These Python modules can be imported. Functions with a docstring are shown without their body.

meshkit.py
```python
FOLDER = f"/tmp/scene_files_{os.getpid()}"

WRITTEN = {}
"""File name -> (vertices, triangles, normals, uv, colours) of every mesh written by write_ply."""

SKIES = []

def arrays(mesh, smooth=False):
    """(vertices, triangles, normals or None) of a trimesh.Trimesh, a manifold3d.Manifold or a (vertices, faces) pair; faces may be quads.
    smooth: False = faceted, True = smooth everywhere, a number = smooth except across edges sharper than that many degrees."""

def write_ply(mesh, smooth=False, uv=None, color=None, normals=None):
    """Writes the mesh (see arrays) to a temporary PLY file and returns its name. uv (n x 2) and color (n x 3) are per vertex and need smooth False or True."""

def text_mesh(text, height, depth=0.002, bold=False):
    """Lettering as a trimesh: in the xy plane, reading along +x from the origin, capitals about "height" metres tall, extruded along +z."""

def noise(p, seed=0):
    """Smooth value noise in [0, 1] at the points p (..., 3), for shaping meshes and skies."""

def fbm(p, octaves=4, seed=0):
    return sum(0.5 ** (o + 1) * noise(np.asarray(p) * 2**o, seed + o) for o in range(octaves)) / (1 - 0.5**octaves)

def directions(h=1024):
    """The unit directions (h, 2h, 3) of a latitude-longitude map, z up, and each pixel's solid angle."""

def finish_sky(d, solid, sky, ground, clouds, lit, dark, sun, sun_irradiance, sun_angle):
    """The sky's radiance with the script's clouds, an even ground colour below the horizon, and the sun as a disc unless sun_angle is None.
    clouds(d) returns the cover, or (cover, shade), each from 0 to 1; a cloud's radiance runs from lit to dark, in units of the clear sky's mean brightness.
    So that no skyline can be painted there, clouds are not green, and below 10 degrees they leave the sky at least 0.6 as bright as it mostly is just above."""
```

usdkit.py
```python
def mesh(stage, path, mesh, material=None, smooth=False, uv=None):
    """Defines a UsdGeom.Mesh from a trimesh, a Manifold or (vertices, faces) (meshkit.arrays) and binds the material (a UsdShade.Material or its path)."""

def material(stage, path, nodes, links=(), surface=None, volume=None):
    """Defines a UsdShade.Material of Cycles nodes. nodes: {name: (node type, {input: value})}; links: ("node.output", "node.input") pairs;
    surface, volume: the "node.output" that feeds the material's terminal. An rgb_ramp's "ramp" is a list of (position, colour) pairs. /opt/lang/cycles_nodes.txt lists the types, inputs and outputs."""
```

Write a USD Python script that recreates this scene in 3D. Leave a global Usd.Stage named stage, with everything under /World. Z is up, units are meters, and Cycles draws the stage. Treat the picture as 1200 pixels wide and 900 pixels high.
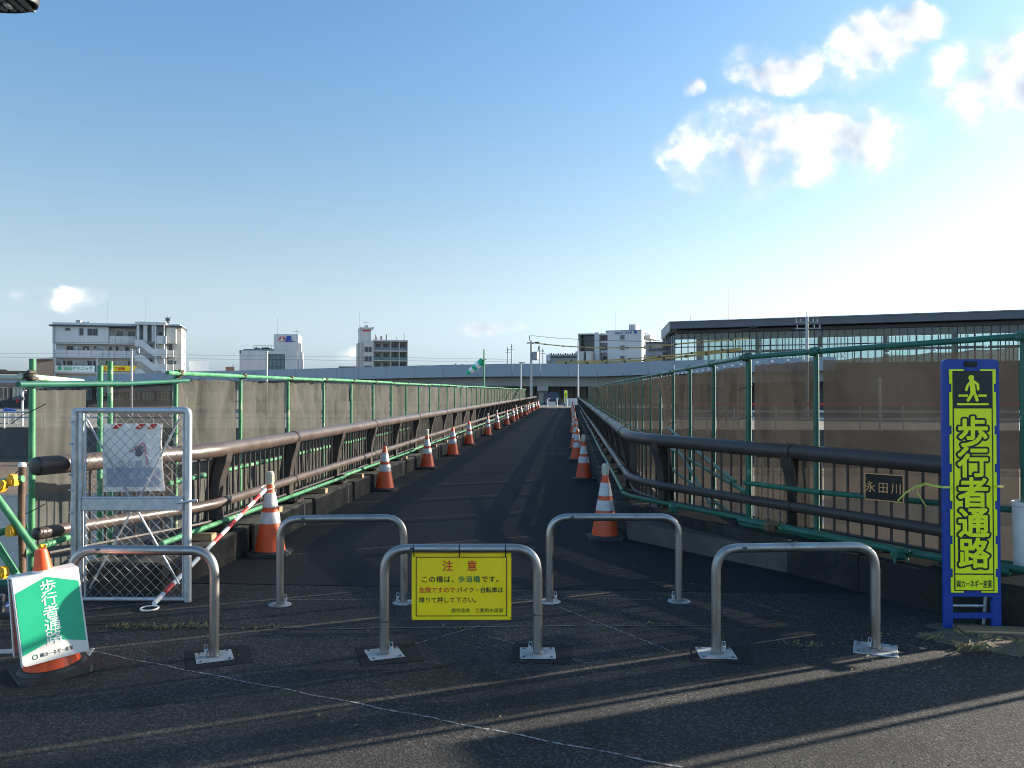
import math, random
import numpy as np
import trimesh
import shapely
from shapely.geometry import Polygon, LineString, Point, box as sbox
from shapely import affinity
from shapely.ops import unary_union
import usdkit, meshkit
from pxr import Usd, UsdGeom, UsdLux, UsdShade, Gf, Sdf

random.seed(7)
RNG = np.random.default_rng(7)
stage = Usd.Stage.CreateInMemory()
UsdGeom.SetStageUpAxis(stage, "Z")
UsdGeom.SetStageMetersPerUnit(stage, 1.0)
UsdGeom.Xform.Define(stage, "/World")
UsdGeom.Scope.Define(stage, "/World/Looks")

# ------------------------------------------------------------------ camera
EYE = 1.58
YAW, PITCH, FOCAL_PX = 4.01, 0.50, 970.0          # the lens as measured on a picture 1200 wide
cam = UsdGeom.Camera.Define(stage, "/World/camera")
cam.AddTranslateOp().Set(Gf.Vec3d(0, 0, EYE))
cam.AddRotateXYZOp().Set(Gf.Vec3f(90 + PITCH, 0, YAW))
cam.CreateHorizontalApertureAttr(36.0)
cam.CreateVerticalApertureAttr(27.0)
cam.CreateFocalLengthAttr(36.0 * FOCAL_PX / 1200)
cam.CreateClippingRangeAttr(Gf.Vec2f(0.05, 20000))
cam.CreateExposureAttr(EXPOSURE := 1.7)

# ------------------------------------------------------------------ sun and sky
SUN_AZ, SUN_EL = math.radians(27.0), math.radians(16.0)      # azimuth from +x towards +y
sun = UsdLux.DistantLight.Define(stage, "/World/sun_light")
sun.AddRotateXYZOp().Set(Gf.Vec3f(90 - math.degrees(SUN_EL), 0, 90 + math.degrees(SUN_AZ)))
sun.CreateIntensityAttr(1.1)
sun.CreateAngleAttr(0.5)
sun.CreateColorAttr(Gf.Vec3f(1.0, 0.89, 0.73))
UsdLux.LightAPI(sun).GetPrim().CreateAttribute("inputs:normalize", Sdf.ValueTypeNames.Bool).Set(True)


def sky_material():
    n = {
        "tc": ("texture_coordinate", {}),
        "sky": ("sky_texture", {"sky_type": "single_scattering", "sun_disc": False, "sun_elevation": SUN_EL,
                                "sun_rotation": math.pi / 2 - SUN_AZ, "altitude": 10.0, "air_density": 1.0,
                                "aerosol_density": 1.25, "ozone_density": 2.0}),
        "sep": ("separate_xyz", {}),
        "hz": ("map_range", {"range_type": "smoothstep", "from_min": 0.0, "from_max": 0.43, "to_min": 0.90, "to_max": 0.0, "clamp": True}),
        "bw": ("rgb_to_bw", {}), "hc": ("vector_math", {"math_type": "scale", "vector1": (0.80, 0.97, 1.11)}), "hm": ("mix_color", {"use_clamp": False}),
        "ys": ("math", {"math_type": "maximum", "value2": 0.05}),
        "u": ("math", {"math_type": "divide"}), "w": ("math", {"math_type": "divide"}),
        "uw": ("combine_xyz", {"z": 0.0}),
        "nz": ("noise_texture", {"scale": 9.0, "detail": 8.0, "roughness": 0.62}),
        "nzc": ("vector_math", {"math_type": "subtract", "vector2": (0.5, 0.5, 0.5)}),
        "nzs": ("vector_math", {"math_type": "multiply", "vector2": (0.07, 0.05, 0.0)}),
        "wp": ("vector_math", {"math_type": "add"}),
        "fb": ("noise_texture", {"scale": 13.0, "detail": 9.0, "roughness": 0.57}),
        "off": ("vector_math", {"math_type": "add", "vector2": (0.022, -0.012, 0)}),
        "sh": ("noise_texture", {"scale": 13.0, "detail": 3.5, "roughness": 0.5}),
        "sh0": ("noise_texture", {"scale": 13.0, "detail": 3.5, "roughness": 0.5}),
        "hsv": ("hsv", {"saturation": 1.06, "value": 1.0, "hue": 0.5}),
        "wb": ("vector_math", {"math_type": "multiply", "vector2": (0.83, 1.01, 1.09)}),
    }
    l = [("tc.generated", "sky.vector"), ("tc.generated", "sep.vector"), ("sep.y", "ys.value1"), ("sep.x", "u.value1"), ("ys.value", "u.value2"),
         ("sep.z", "w.value1"), ("ys.value", "w.value2"), ("u.value", "uw.x"), ("w.value", "uw.y"),
         ("uw.vector", "nz.vector"), ("nz.color", "nzc.vector1"), ("nzc.vector", "nzs.vector1"), ("uw.vector", "wp.vector1"), ("nzs.vector", "wp.vector2"),
         ("uw.vector", "fb.vector"), ("uw.vector", "off.vector1"), ("off.vector", "sh.vector"), ("uw.vector", "sh0.vector"), ("sky.color", "hsv.color")]
    # cloud banks: centre (u, w) on the plane y = 1, half sizes, weight
    banks = CLOUDS
    last = None
    for k, (u0, w0, a, b, wt) in enumerate(banks):
        n[f"b{k}s"] = ("vector_math", {"math_type": "subtract", "vector2": (u0, w0, 0)})
        n[f"b{k}m"] = ("vector_math", {"math_type": "multiply", "vector2": (1 / a, 1 / b, 0)})
        n[f"b{k}l"] = ("vector_math", {"math_type": "length"})
        n[f"b{k}r"] = ("map_range", {"range_type": "linear", "from_min": 1.5, "from_max": 0.0, "to_min": 0.0, "to_max": 1.5 * wt, "clamp": True})
        l += [("wp.vector", f"b{k}s.vector1"), (f"b{k}s.vector", f"b{k}m.vector1"), (f"b{k}m.vector", f"b{k}l.vector1"), (f"b{k}l.value", f"b{k}r.value")]
        if last:
            n[f"b{k}x"] = ("math", {"math_type": "maximum"})
            l += [(last, f"b{k}x.value1"), (f"b{k}r.result", f"b{k}x.value2")]
            last = f"b{k}x.value"
        else:
            last = f"b{k}r.result"
    n["fbm"] = ("math", {"math_type": "multiply_add", "value2": 4.2, "value3": -2.02})
    n["den"] = ("math", {"math_type": "add"})
    n["cov"] = ("map_range", {"range_type": "smoothstep", "from_min": 0.36, "from_max": 1.10, "to_min": 0.0, "to_max": 0.97, "clamp": True})
    n["core"] = ("math", {"math_type": "subtract"})
    n["core2"] = ("math", {"math_type": "multiply_add", "value2": 3.4, "value3": 0.34})
    n["shade"] = ("clamp", {})
    n["lit"] = ("mix_color", {"a": CLOUD_LIT, "b": CLOUD_DARK, "use_clamp": False})
    n["fade"] = ("mix_color", {"use_clamp": False})
    n["up"] = ("math", {"math_type": "greater_than", "value2": 0.06})
    n["covm"] = ("math", {"math_type": "multiply"})
    n["only"] = ("map_range", {"range_type": "smoothstep", "from_min": 0.02, "from_max": 0.35, "clamp": True})
    n["veil"] = ("map_range", {"range_type": "smoothstep", "from_min": -0.25, "from_max": 0.9, "to_min": 0.0, "to_max": 0.34, "clamp": True})
    n["cv"] = ("math", {"math_type": "maximum"})
    n["covf"] = ("math", {"math_type": "multiply"})
    n["bg"] = ("background_shader", {"strength": SKY_STRENGTH})
    l += [("fb.fac", "fbm.value1"), (last, "den.value1"), ("fbm.value", "den.value2"), ("den.value", "cov.value"),
          ("sh.fac", "core.value1"), ("sh0.fac", "core.value2"), ("core.value", "core2.value1"), ("core2.value", "shade.value"),
          ("shade.result", "lit.fac"), ("sep.y", "up.value1"), ("up.value", "covf.value1"), (last, "only.value"), ("den.value", "veil.value"), ("cov.result", "cv.value1"), ("veil.result", "cv.value2"), ("cv.value", "covm.value1"), ("only.result", "covm.value2"), ("covm.value", "covf.value2"),
          ("covf.value", "fade.fac"), ("hsv.color", "wb.vector1"), ("sep.z", "hz.value"), ("wb.vector", "bw.color"), ("bw.val", "hc.scale"), ("hz.result", "hm.fac"), ("wb.vector", "hm.a"), ("hc.vector", "hm.b"), ("hm.result", "fade.a"), ("lit.result", "fade.b"), ("fade.result", "bg.color")]
    return usdkit.material(stage, "/World/Looks/sky", n, l, surface="bg.background")


SKY_STRENGTH = 0.072
CLOUD_LIT, CLOUD_DARK = (5.2, 5.25, 5.3), (2.3, 2.75, 3.35)


def view_dir(px, py):
    """World direction through a point of the picture (used to read positions off it once)."""
    d = np.array([(px - 600) / FOCAL_PX, 1.0, -(py - 450) / FOCAL_PX])
    p, y = math.radians(PITCH), math.radians(YAW)
    d = np.array([d[0], d[1] * math.cos(p) - d[2] * math.sin(p), d[1] * math.sin(p) + d[2] * math.cos(p)])
    return np.array([d[0] * math.cos(y) - d[1] * math.sin(y), d[0] * math.sin(y) + d[1] * math.cos(y), d[2]])


def cloud(px, py, hx, hy, wt=1.0):
    d = view_dir(px, py)
    return (d[0] / d[1], d[2] / d[1], hx / FOCAL_PX, hy / FOCAL_PX, wt)


CLOUDS = [cloud(862, 175, 60, 46), cloud(820, 178, 48, 20, .7), cloud(985, 168, 78, 42), cloud(915, 78, 52, 26, .85), cloud(1015, 62, 46, 40, .9), cloud(1072, 28, 30, 22, .85),
          cloud(1190, 95, 75, 58, .95), cloud(820, 97, 12, 8, .8), cloud(84, 349, 34, 15, .70), cloud(34, 347, 30, 10, .62), cloud(572, 385, 34, 7, .8), cloud(445, 412, 40, 12, .55)]
dome = UsdLux.DomeLight.Define(stage, "/World/sky")
UsdShade.MaterialBindingAPI.Apply(dome.GetPrim()).Bind(sky_material())
dome.GetPrim().SetCustomDataByKey("kind", "structure")


# ------------------------------------------------------------------ helpers: places
def P(px, py, z_cam):
    """Point at the measured depth z_cam (metres along the lens axis)."""
    return np.array([0, 0, EYE]) + view_dir(px, py) * z_cam


def G(px, py, h=0.0):
    """Point of the level plane z = h."""
    d = view_dir(px, py)
    return np.array([0, 0, EYE]) + d * ((h - EYE) / d[2])


# ------------------------------------------------------------------ helpers: meshes
cat = trimesh.util.concatenate


def bx(c, s, rz=0.0, rx=0.0, ry=0.0):
    m = trimesh.creation.box(s)
    if ry: m.apply_transform(trimesh.transformations.rotation_matrix(ry, [0, 1, 0]))
    if rx: m.apply_transform(trimesh.transformations.rotation_matrix(rx, [1, 0, 0]))
    if rz: m.apply_transform(trimesh.transformations.rotation_matrix(rz, [0, 0, 1]))
    m.apply_translation(c)
    return m


def bb(x0, x1, y0, y1, z0, z1):
    return bx(((x0 + x1) / 2, (y0 + y1) / 2, (z0 + z1) / 2), (abs(x1 - x0), abs(y1 - y0), abs(z1 - z0)))


def cbox(c, s, ch=0.01, rz=0.0):
    """Box with chamfered edges (convex hull)."""
    hx, hy, hz = np.array(s) / 2
    ch = min(ch, hx * .9, hy * .9, hz * .9)
    pts = []
    for sx in (-1, 1):
        for sy in (-1, 1):
            for sz in (-1, 1):
                pts += [(sx * (hx - ch), sy * (hy - ch), sz * hz), (sx * (hx - ch), sy * hy, sz * (hz - ch)), (sx * hx, sy * (hy - ch), sz * (hz - ch))]
    m = trimesh.convex.convex_hull(np.array(pts))
    if rz: m.apply_transform(trimesh.transformations.rotation_matrix(rz, [0, 0, 1]))
    m.apply_translation(c)
    return m


def tube(pts, r, n=10, closed=False, caps=True):
    p = np.asarray(pts, float)
    r = np.broadcast_to(r, len(p))
    t = np.diff(p, axis=0)
    t /= np.linalg.norm(t, axis=1, keepdims=True)
    tan = np.vstack([t[:1], t[:-1] + t[1:], t[-1:]])
    tan /= np.linalg.norm(tan, axis=1, keepdims=True)
    up = np.array([0, 0, 1.0]) if abs(tan[0][2]) < .9 else np.array([1.0, 0, 0])
    a = np.cross(tan[0], up); a /= np.linalg.norm(a)
    v, ang = [], np.arange(n) / n * 2 * np.pi
    for i in range(len(p)):
        a = a - tan[i] * (a @ tan[i]); a /= np.linalg.norm(a)
        b = np.cross(tan[i], a)
        s = 1.0
        v.append(p[i] + r[i] * s * (np.cos(ang)[:, None] * a + np.sin(ang)[:, None] * b))
    v = np.vstack(v)
    f = []
    for i in range(len(p) - 1):
        for k in range(n):
            k2 = (k + 1) % n
            f += [(i * n + k, i * n + k2, (i + 1) * n + k2), (i * n + k, (i + 1) * n + k2, (i + 1) * n + k)]
    if caps:
        c0, c1 = len(v), len(v) + 1
        v = np.vstack([v, p[0], p[-1]])
        e = (len(p) - 1) * n
        for k in range(n):
            k2 = (k + 1) % n
            f += [(c0, k2, k), (c1, e + k, e + k2)]
    m = trimesh.Trimesh(v, f, process=False)
    return m


def rod(a, b, r, n=8):
    return tube([a, b], r, n)


def lathe(prof, n=24):
    """prof: (r, z) from bottom to top."""
    v, f = [], []
    ang = np.arange(n) / n * 2 * np.pi
    for r, z in prof:
        v += [(r * math.cos(a), r * math.sin(a), z) for a in ang]
    for i in range(len(prof) - 1):
        for k in range(n):
            k2 = (k + 1) % n
            f += [(i * n + k, i * n + k2, (i + 1) * n + k2), (i * n + k, (i + 1) * n + k2, (i + 1) * n + k)]
    v += [(0, 0, prof[0][1]), (0, 0, prof[-1][1])]
    e = (len(prof) - 1) * n
    for k in range(n):
        k2 = (k + 1) % n
        f += [(len(v) - 2, k2, k), (len(v) - 1, e + k, e + k2)]
    return trimesh.Trimesh(np.array(v), f, process=False)


def extr(poly, depth):
    gs = [g for g in getattr(poly, "geoms", [poly]) if g.geom_type == "Polygon" and g.area > 1e-10]
    return cat([trimesh.creation.extrude_polygon(g, depth, engine="earcut") for g in gs])


def slab(poly, z0, z1):
    m = extr(poly, z1 - z0)
    m.apply_translation((0, 0, z0))
    return m


def front(poly, depth, x=0.0, y=0.0, z=0.0):
    """Flat shape drawn in (x, z), pushed out towards -y from y."""
    m = extr(poly, depth)
    v = m.vertices.copy()
    m.vertices = np.stack([v[:, 0] + x, y - v[:, 2], v[:, 1] + z], 1)
    return m


def turn(m, rz=0.0, loc=(0, 0, 0), rx=0.0, ry=0.0):
    m = m.copy()
    for a, ax in ((ry, [0, 1, 0]), (rx, [1, 0, 0]), (rz, [0, 0, 1])):
        if a: m.apply_transform(trimesh.transformations.rotation_matrix(a, ax))
    m.apply_translation(loc)
    return m


def sheet(x, y, zf):
    """Grid sheet over arrays x, y with heights zf(X, Y)."""
    X, Y = np.meshgrid(x, y)
    v = np.stack([X, Y, zf(X, Y)], -1).reshape(-1, 3)
    nx, f = len(x), []
    for j in range(len(y) - 1):
        for i in range(nx - 1):
            a = j * nx + i
            f += [(a, a + 1, a + nx + 1), (a, a + nx + 1, a + nx)]
    return trimesh.Trimesh(v, f, process=False)


def fillet(pts, rad, n=6):
    p, out = [np.asarray(q, float) for q in pts], [np.asarray(pts[0], float)]
    for i in range(1, len(p) - 1):
        a, b = p[i - 1] - p[i], p[i + 1] - p[i]
        la, lb = np.linalg.norm(a), np.linalg.norm(b)
        a, b = a / la, b / lb
        half = math.acos(np.clip(a @ b, -1, 1)) / 2
        d = min(rad / math.tan(half), la * .49, lb * .49)
        s, e = p[i] + a * d, p[i] + b * d
        for k in range(n + 1):
            t = k / n
            out.append((1 - t) ** 2 * s + 2 * t * (1 - t) * p[i] + t * t * e)
    return out + [p[-1]]


def along(pts, s):
    """Point and direction at arc length s of a polyline."""
    p = np.asarray(pts, float)
    seg = np.linalg.norm(np.diff(p, axis=0), axis=1)
    for i, L in enumerate(seg):
        if s <= L or i == len(seg) - 1:
            d = (p[i + 1] - p[i]) / L
            return p[i] + d * s, d
        s -= L


# ------------------------------------------------------------------ helpers: the scene's objects
_used = {}


def numbered(parent, name):
    k = _used.get((parent, name), 0)
    _used[(parent, name)] = k + 1
    return f"{parent}/{name}" + (f"_{k:03d}" if k else "")


def keys(prim, label=None, category=None, group=None, kind=None):
    for k, v in (("label", label), ("category", category), ("group", group), ("kind", kind)):
        if v: prim.SetCustomDataByKey(k, v)
    return prim


def thing(name, label, category, loc=(0, 0, 0), rz=0.0, group=None, kind=None, rx=0.0, ry=0.0):
    x = UsdGeom.Xform.Define(stage, numbered("/World", name))
    x.AddTranslateOp().Set(Gf.Vec3d(*map(float, loc)))
    if rx or ry or rz: x.AddRotateXYZOp().Set(Gf.Vec3f(*[math.degrees(a) for a in (rx, ry, rz)]))
    return str(keys(x.GetPrim(), label, category, group, kind).GetPath())


def part(name, mesh, material, parent, label=None, kind=None, smooth=35):
    path = numbered(parent, name)
    m = usdkit.mesh(stage, path, mesh, material, smooth=smooth)
    keys(m.GetPrim(), label, None, None, kind)
    return path


def solo(name, mesh, material, label=None, category=None, group=None, kind=None, smooth=35):
    m = usdkit.mesh(stage, numbered("/World", name), mesh, material, smooth=smooth)
    return str(keys(m.GetPrim(), label, category, group, kind).GetPath())


def again(src, name, label, loc, rz=0.0, group=None, category=None, tilt=(0, 0)):
    x = UsdGeom.Xform.Define(stage, numbered("/World", name))
    p = x.GetPrim()
    p.GetReferences().AddInternalReference(src)
    x.ClearXformOpOrder()
    x.AddTranslateOp().Set(Gf.Vec3d(*map(float, loc)))
    x.AddRotateXYZOp().Set(Gf.Vec3f(tilt[0], tilt[1], math.degrees(rz)))
    p.SetInstanceable(True)
    return str(keys(p, label, category, group).GetPath())


# ------------------------------------------------------------------ materials
def mat(name, c1, c2=None, scale=6.0, rough=0.6, metal=0.0, bump=0.0, bscale=40.0, lo=0.35, hi=0.65, detail=6.0, spec=0.5, c3=None, s3=1.0, t3=(0.55, 0.7), stretch=None, rough2=None):
    n = {"g": ("geometry", {}), "p": ("principled_bsdf", {"roughness": rough, "metallic": metal, "specular_ior_level": spec, "base_color": c1})}
    l = []
    src = "g.position"
    if stretch:
        n["mp"] = ("mapping", {"scale": stretch})
        l.append(("g.position", "mp.vector")); src = "mp.vector"
    if c2:
        n["n"] = ("noise_texture", {"scale": scale, "detail": detail, "roughness": 0.6})
        n["r"] = ("rgb_ramp", {"ramp": [(0, c1), (lo, c1), (hi, c2), (1, c2)]})
        l += [(src, "n.vector"), ("n.fac", "r.fac")]
        out = "r.color"
        if c3:
            n["n3"] = ("noise_texture", {"scale": s3, "detail": 7.0, "roughness": 0.65})
            n["m3"] = ("map_range", {"range_type": "smoothstep", "from_min": t3[0], "from_max": t3[1], "clamp": True})
            n["x3"] = ("mix_color", {"b": c3})
            l += [(src, "n3.vector"), ("n3.fac", "m3.value"), ("m3.result", "x3.fac"), (out, "x3.a")]
            out = "x3.result"
        l.append((out, "p.base_color"))
        if rough2 is not None:
            n["rr"] = ("map_range", {"from_min": lo, "from_max": hi, "to_min": rough, "to_max": rough2, "clamp": True})
            l += [("n.fac", "rr.value"), ("rr.result", "p.roughness")]
    if bump:
        n["bn"] = ("noise_texture", {"scale": bscale, "detail": 5.0, "roughness": 0.6})
        n["b"] = ("bump", {"strength": 1.0, "distance": bump})
        l += [(src, "bn.vector"), ("bn.fac", "b.height"), ("b.normal", "p.normal")]
    return usdkit.material(stage, "/World/Looks/" + name, n, l, surface="p.BSDF")


def asphalt(name, base, light, stone=0.6, bump=0.006, spec=0.3, along=1.0, dust=(.095, .088, .078)):
    n = {"g": ("geometry", {}), "mp": ("mapping", {"scale": (1, along, 1)}),
         "v": ("voronoi_texture", {"feature": "f1", "scale": 98.0}), "vc": ("separate_color", {}),
         "st": ("map_range", {"range_type": "smoothstep", "from_min": 0.55, "from_max": 1.0, "to_min": 0.0, "to_max": stone, "clamp": True}),
         "wear": ("noise_texture", {"scale": 1.3, "detail": 6.0, "roughness": 0.6}), "wm": ("map_range", {"from_min": .35, "from_max": .65, "to_min": .45, "to_max": 1.25, "clamp": True}), "stw": ("math", {"math_type": "multiply"}),
         "big": ("noise_texture", {"scale": 0.7, "detail": 8.0, "roughness": 0.66}),
         "bm": ("map_range", {"from_min": 0.28, "from_max": 0.72, "to_min": 0.62, "to_max": 1.40, "clamp": True}),
         "oil": ("noise_texture", {"scale": 2.1, "detail": 5.0, "roughness": 0.55, "distortion": 0.6}), "om": ("map_range", {"range_type": "smoothstep", "from_min": .60, "from_max": .70, "to_min": 1.0, "to_max": 0.62, "clamp": True}), "obm": ("math", {"math_type": "multiply"}),
         "du": ("noise_texture", {"scale": 1.0, "detail": 9.0, "roughness": 0.75}), "dm": ("map_range", {"range_type": "smoothstep", "from_min": .56, "from_max": .76, "to_min": 0, "to_max": .45, "clamp": True}), "dx": ("mix_color", {"b": dust}),
         "fine": ("noise_texture", {"scale": 190.0, "detail": 3.0, "roughness": 0.7}),
         "mix": ("mix_color", {"a": base, "b": light}),
         "mul": ("vector_math", {"math_type": "scale"}),
         "h": ("math", {"math_type": "multiply_add", "value2": 0.5}),
         "b": ("bump", {"strength": 1.0, "distance": bump}),
         "p": ("principled_bsdf", {"roughness": 0.9, "specular_ior_level": spec})}
    l = [("g.position", "v.vector"), ("g.position", "mp.vector"), ("mp.vector", "big.vector"), ("mp.vector", "wear.vector"), ("mp.vector", "oil.vector"), ("mp.vector", "du.vector"), ("g.position", "fine.vector"), ("v.color", "vc.color"), ("vc.r", "st.value"),
         ("wear.fac", "wm.value"), ("st.result", "stw.value1"), ("wm.result", "stw.value2"), ("stw.value", "mix.fac"), ("big.fac", "bm.value"), ("oil.fac", "om.value"), ("bm.result", "obm.value1"), ("om.result", "obm.value2"),
         ("mix.result", "mul.vector1"), ("obm.value", "mul.scale"), ("du.fac", "dm.value"), ("dm.result", "dx.fac"), ("mul.vector", "dx.a"), ("dx.result", "p.base_color"),
         ("v.distance", "h.value1"), ("fine.fac", "h.value3"), ("h.value", "b.height"), ("b.normal", "p.normal")]
    return usdkit.material(stage, "/World/Looks/" + name, n, l, surface="p.BSDF")


def mesh_cloth(name, col, col2, clear, trans=0.35):
    """Woven scaffold netting: mostly thread, partly open."""
    n = {"g": ("geometry", {}), "mp": ("mapping", {"scale": (1, 1, 0.8)}), "n": ("noise_texture", {"scale": 1.5, "detail": 9.0, "roughness": 0.7, "distortion": .5}),
         "r": ("rgb_ramp", {"ramp": [(0, col), (0.38, col), (0.66, col2), (1, col2)]}),
         "w": ("noise_texture", {"scale": 3.0, "detail": 5.0, "roughness": 0.6, "distortion": 0.8}), "b": ("bump", {"strength": 0.7, "distance": 0.03}),
         "d": ("diffuse_bsdf", {}), "t": ("translucent_bsdf", {}), "m": ("mix_closure", {"fac": trans}), "c": ("transparent_bsdf", {}), "o": ("mix_closure", {"fac": clear})}
    l = [("g.position", "mp.vector"), ("mp.vector", "n.vector"), ("n.fac", "r.fac"), ("r.color", "d.color"), ("r.color", "t.color"), ("mp.vector", "w.vector"), ("w.fac", "b.height"),
         ("b.normal", "d.normal"), ("b.normal", "t.normal"), ("d.BSDF", "m.closure1"), ("t.BSDF", "m.closure2"), ("m.closure", "o.closure1"), ("c.BSDF", "o.closure2")]
    return usdkit.material(stage, "/World/Looks/" + name, n, l, surface="o.closure")


def pane_glass(name, tint, rough=0.03, ior=1.5, base=0.06):
    n = {"c": ("transparent_bsdf", {"color": tint}), "g": ("glossy_bsdf", {"color": (0.9, 0.9, 0.9), "roughness": rough}), "f": ("fresnel", {"IOR": ior}), "o": ("mix_closure", {})}
    return usdkit.material(stage, "/World/Looks/" + name, n, [("f.fac", "o.fac"), ("c.BSDF", "o.closure1"), ("g.BSDF", "o.closure2")], surface="o.closure")


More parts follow.
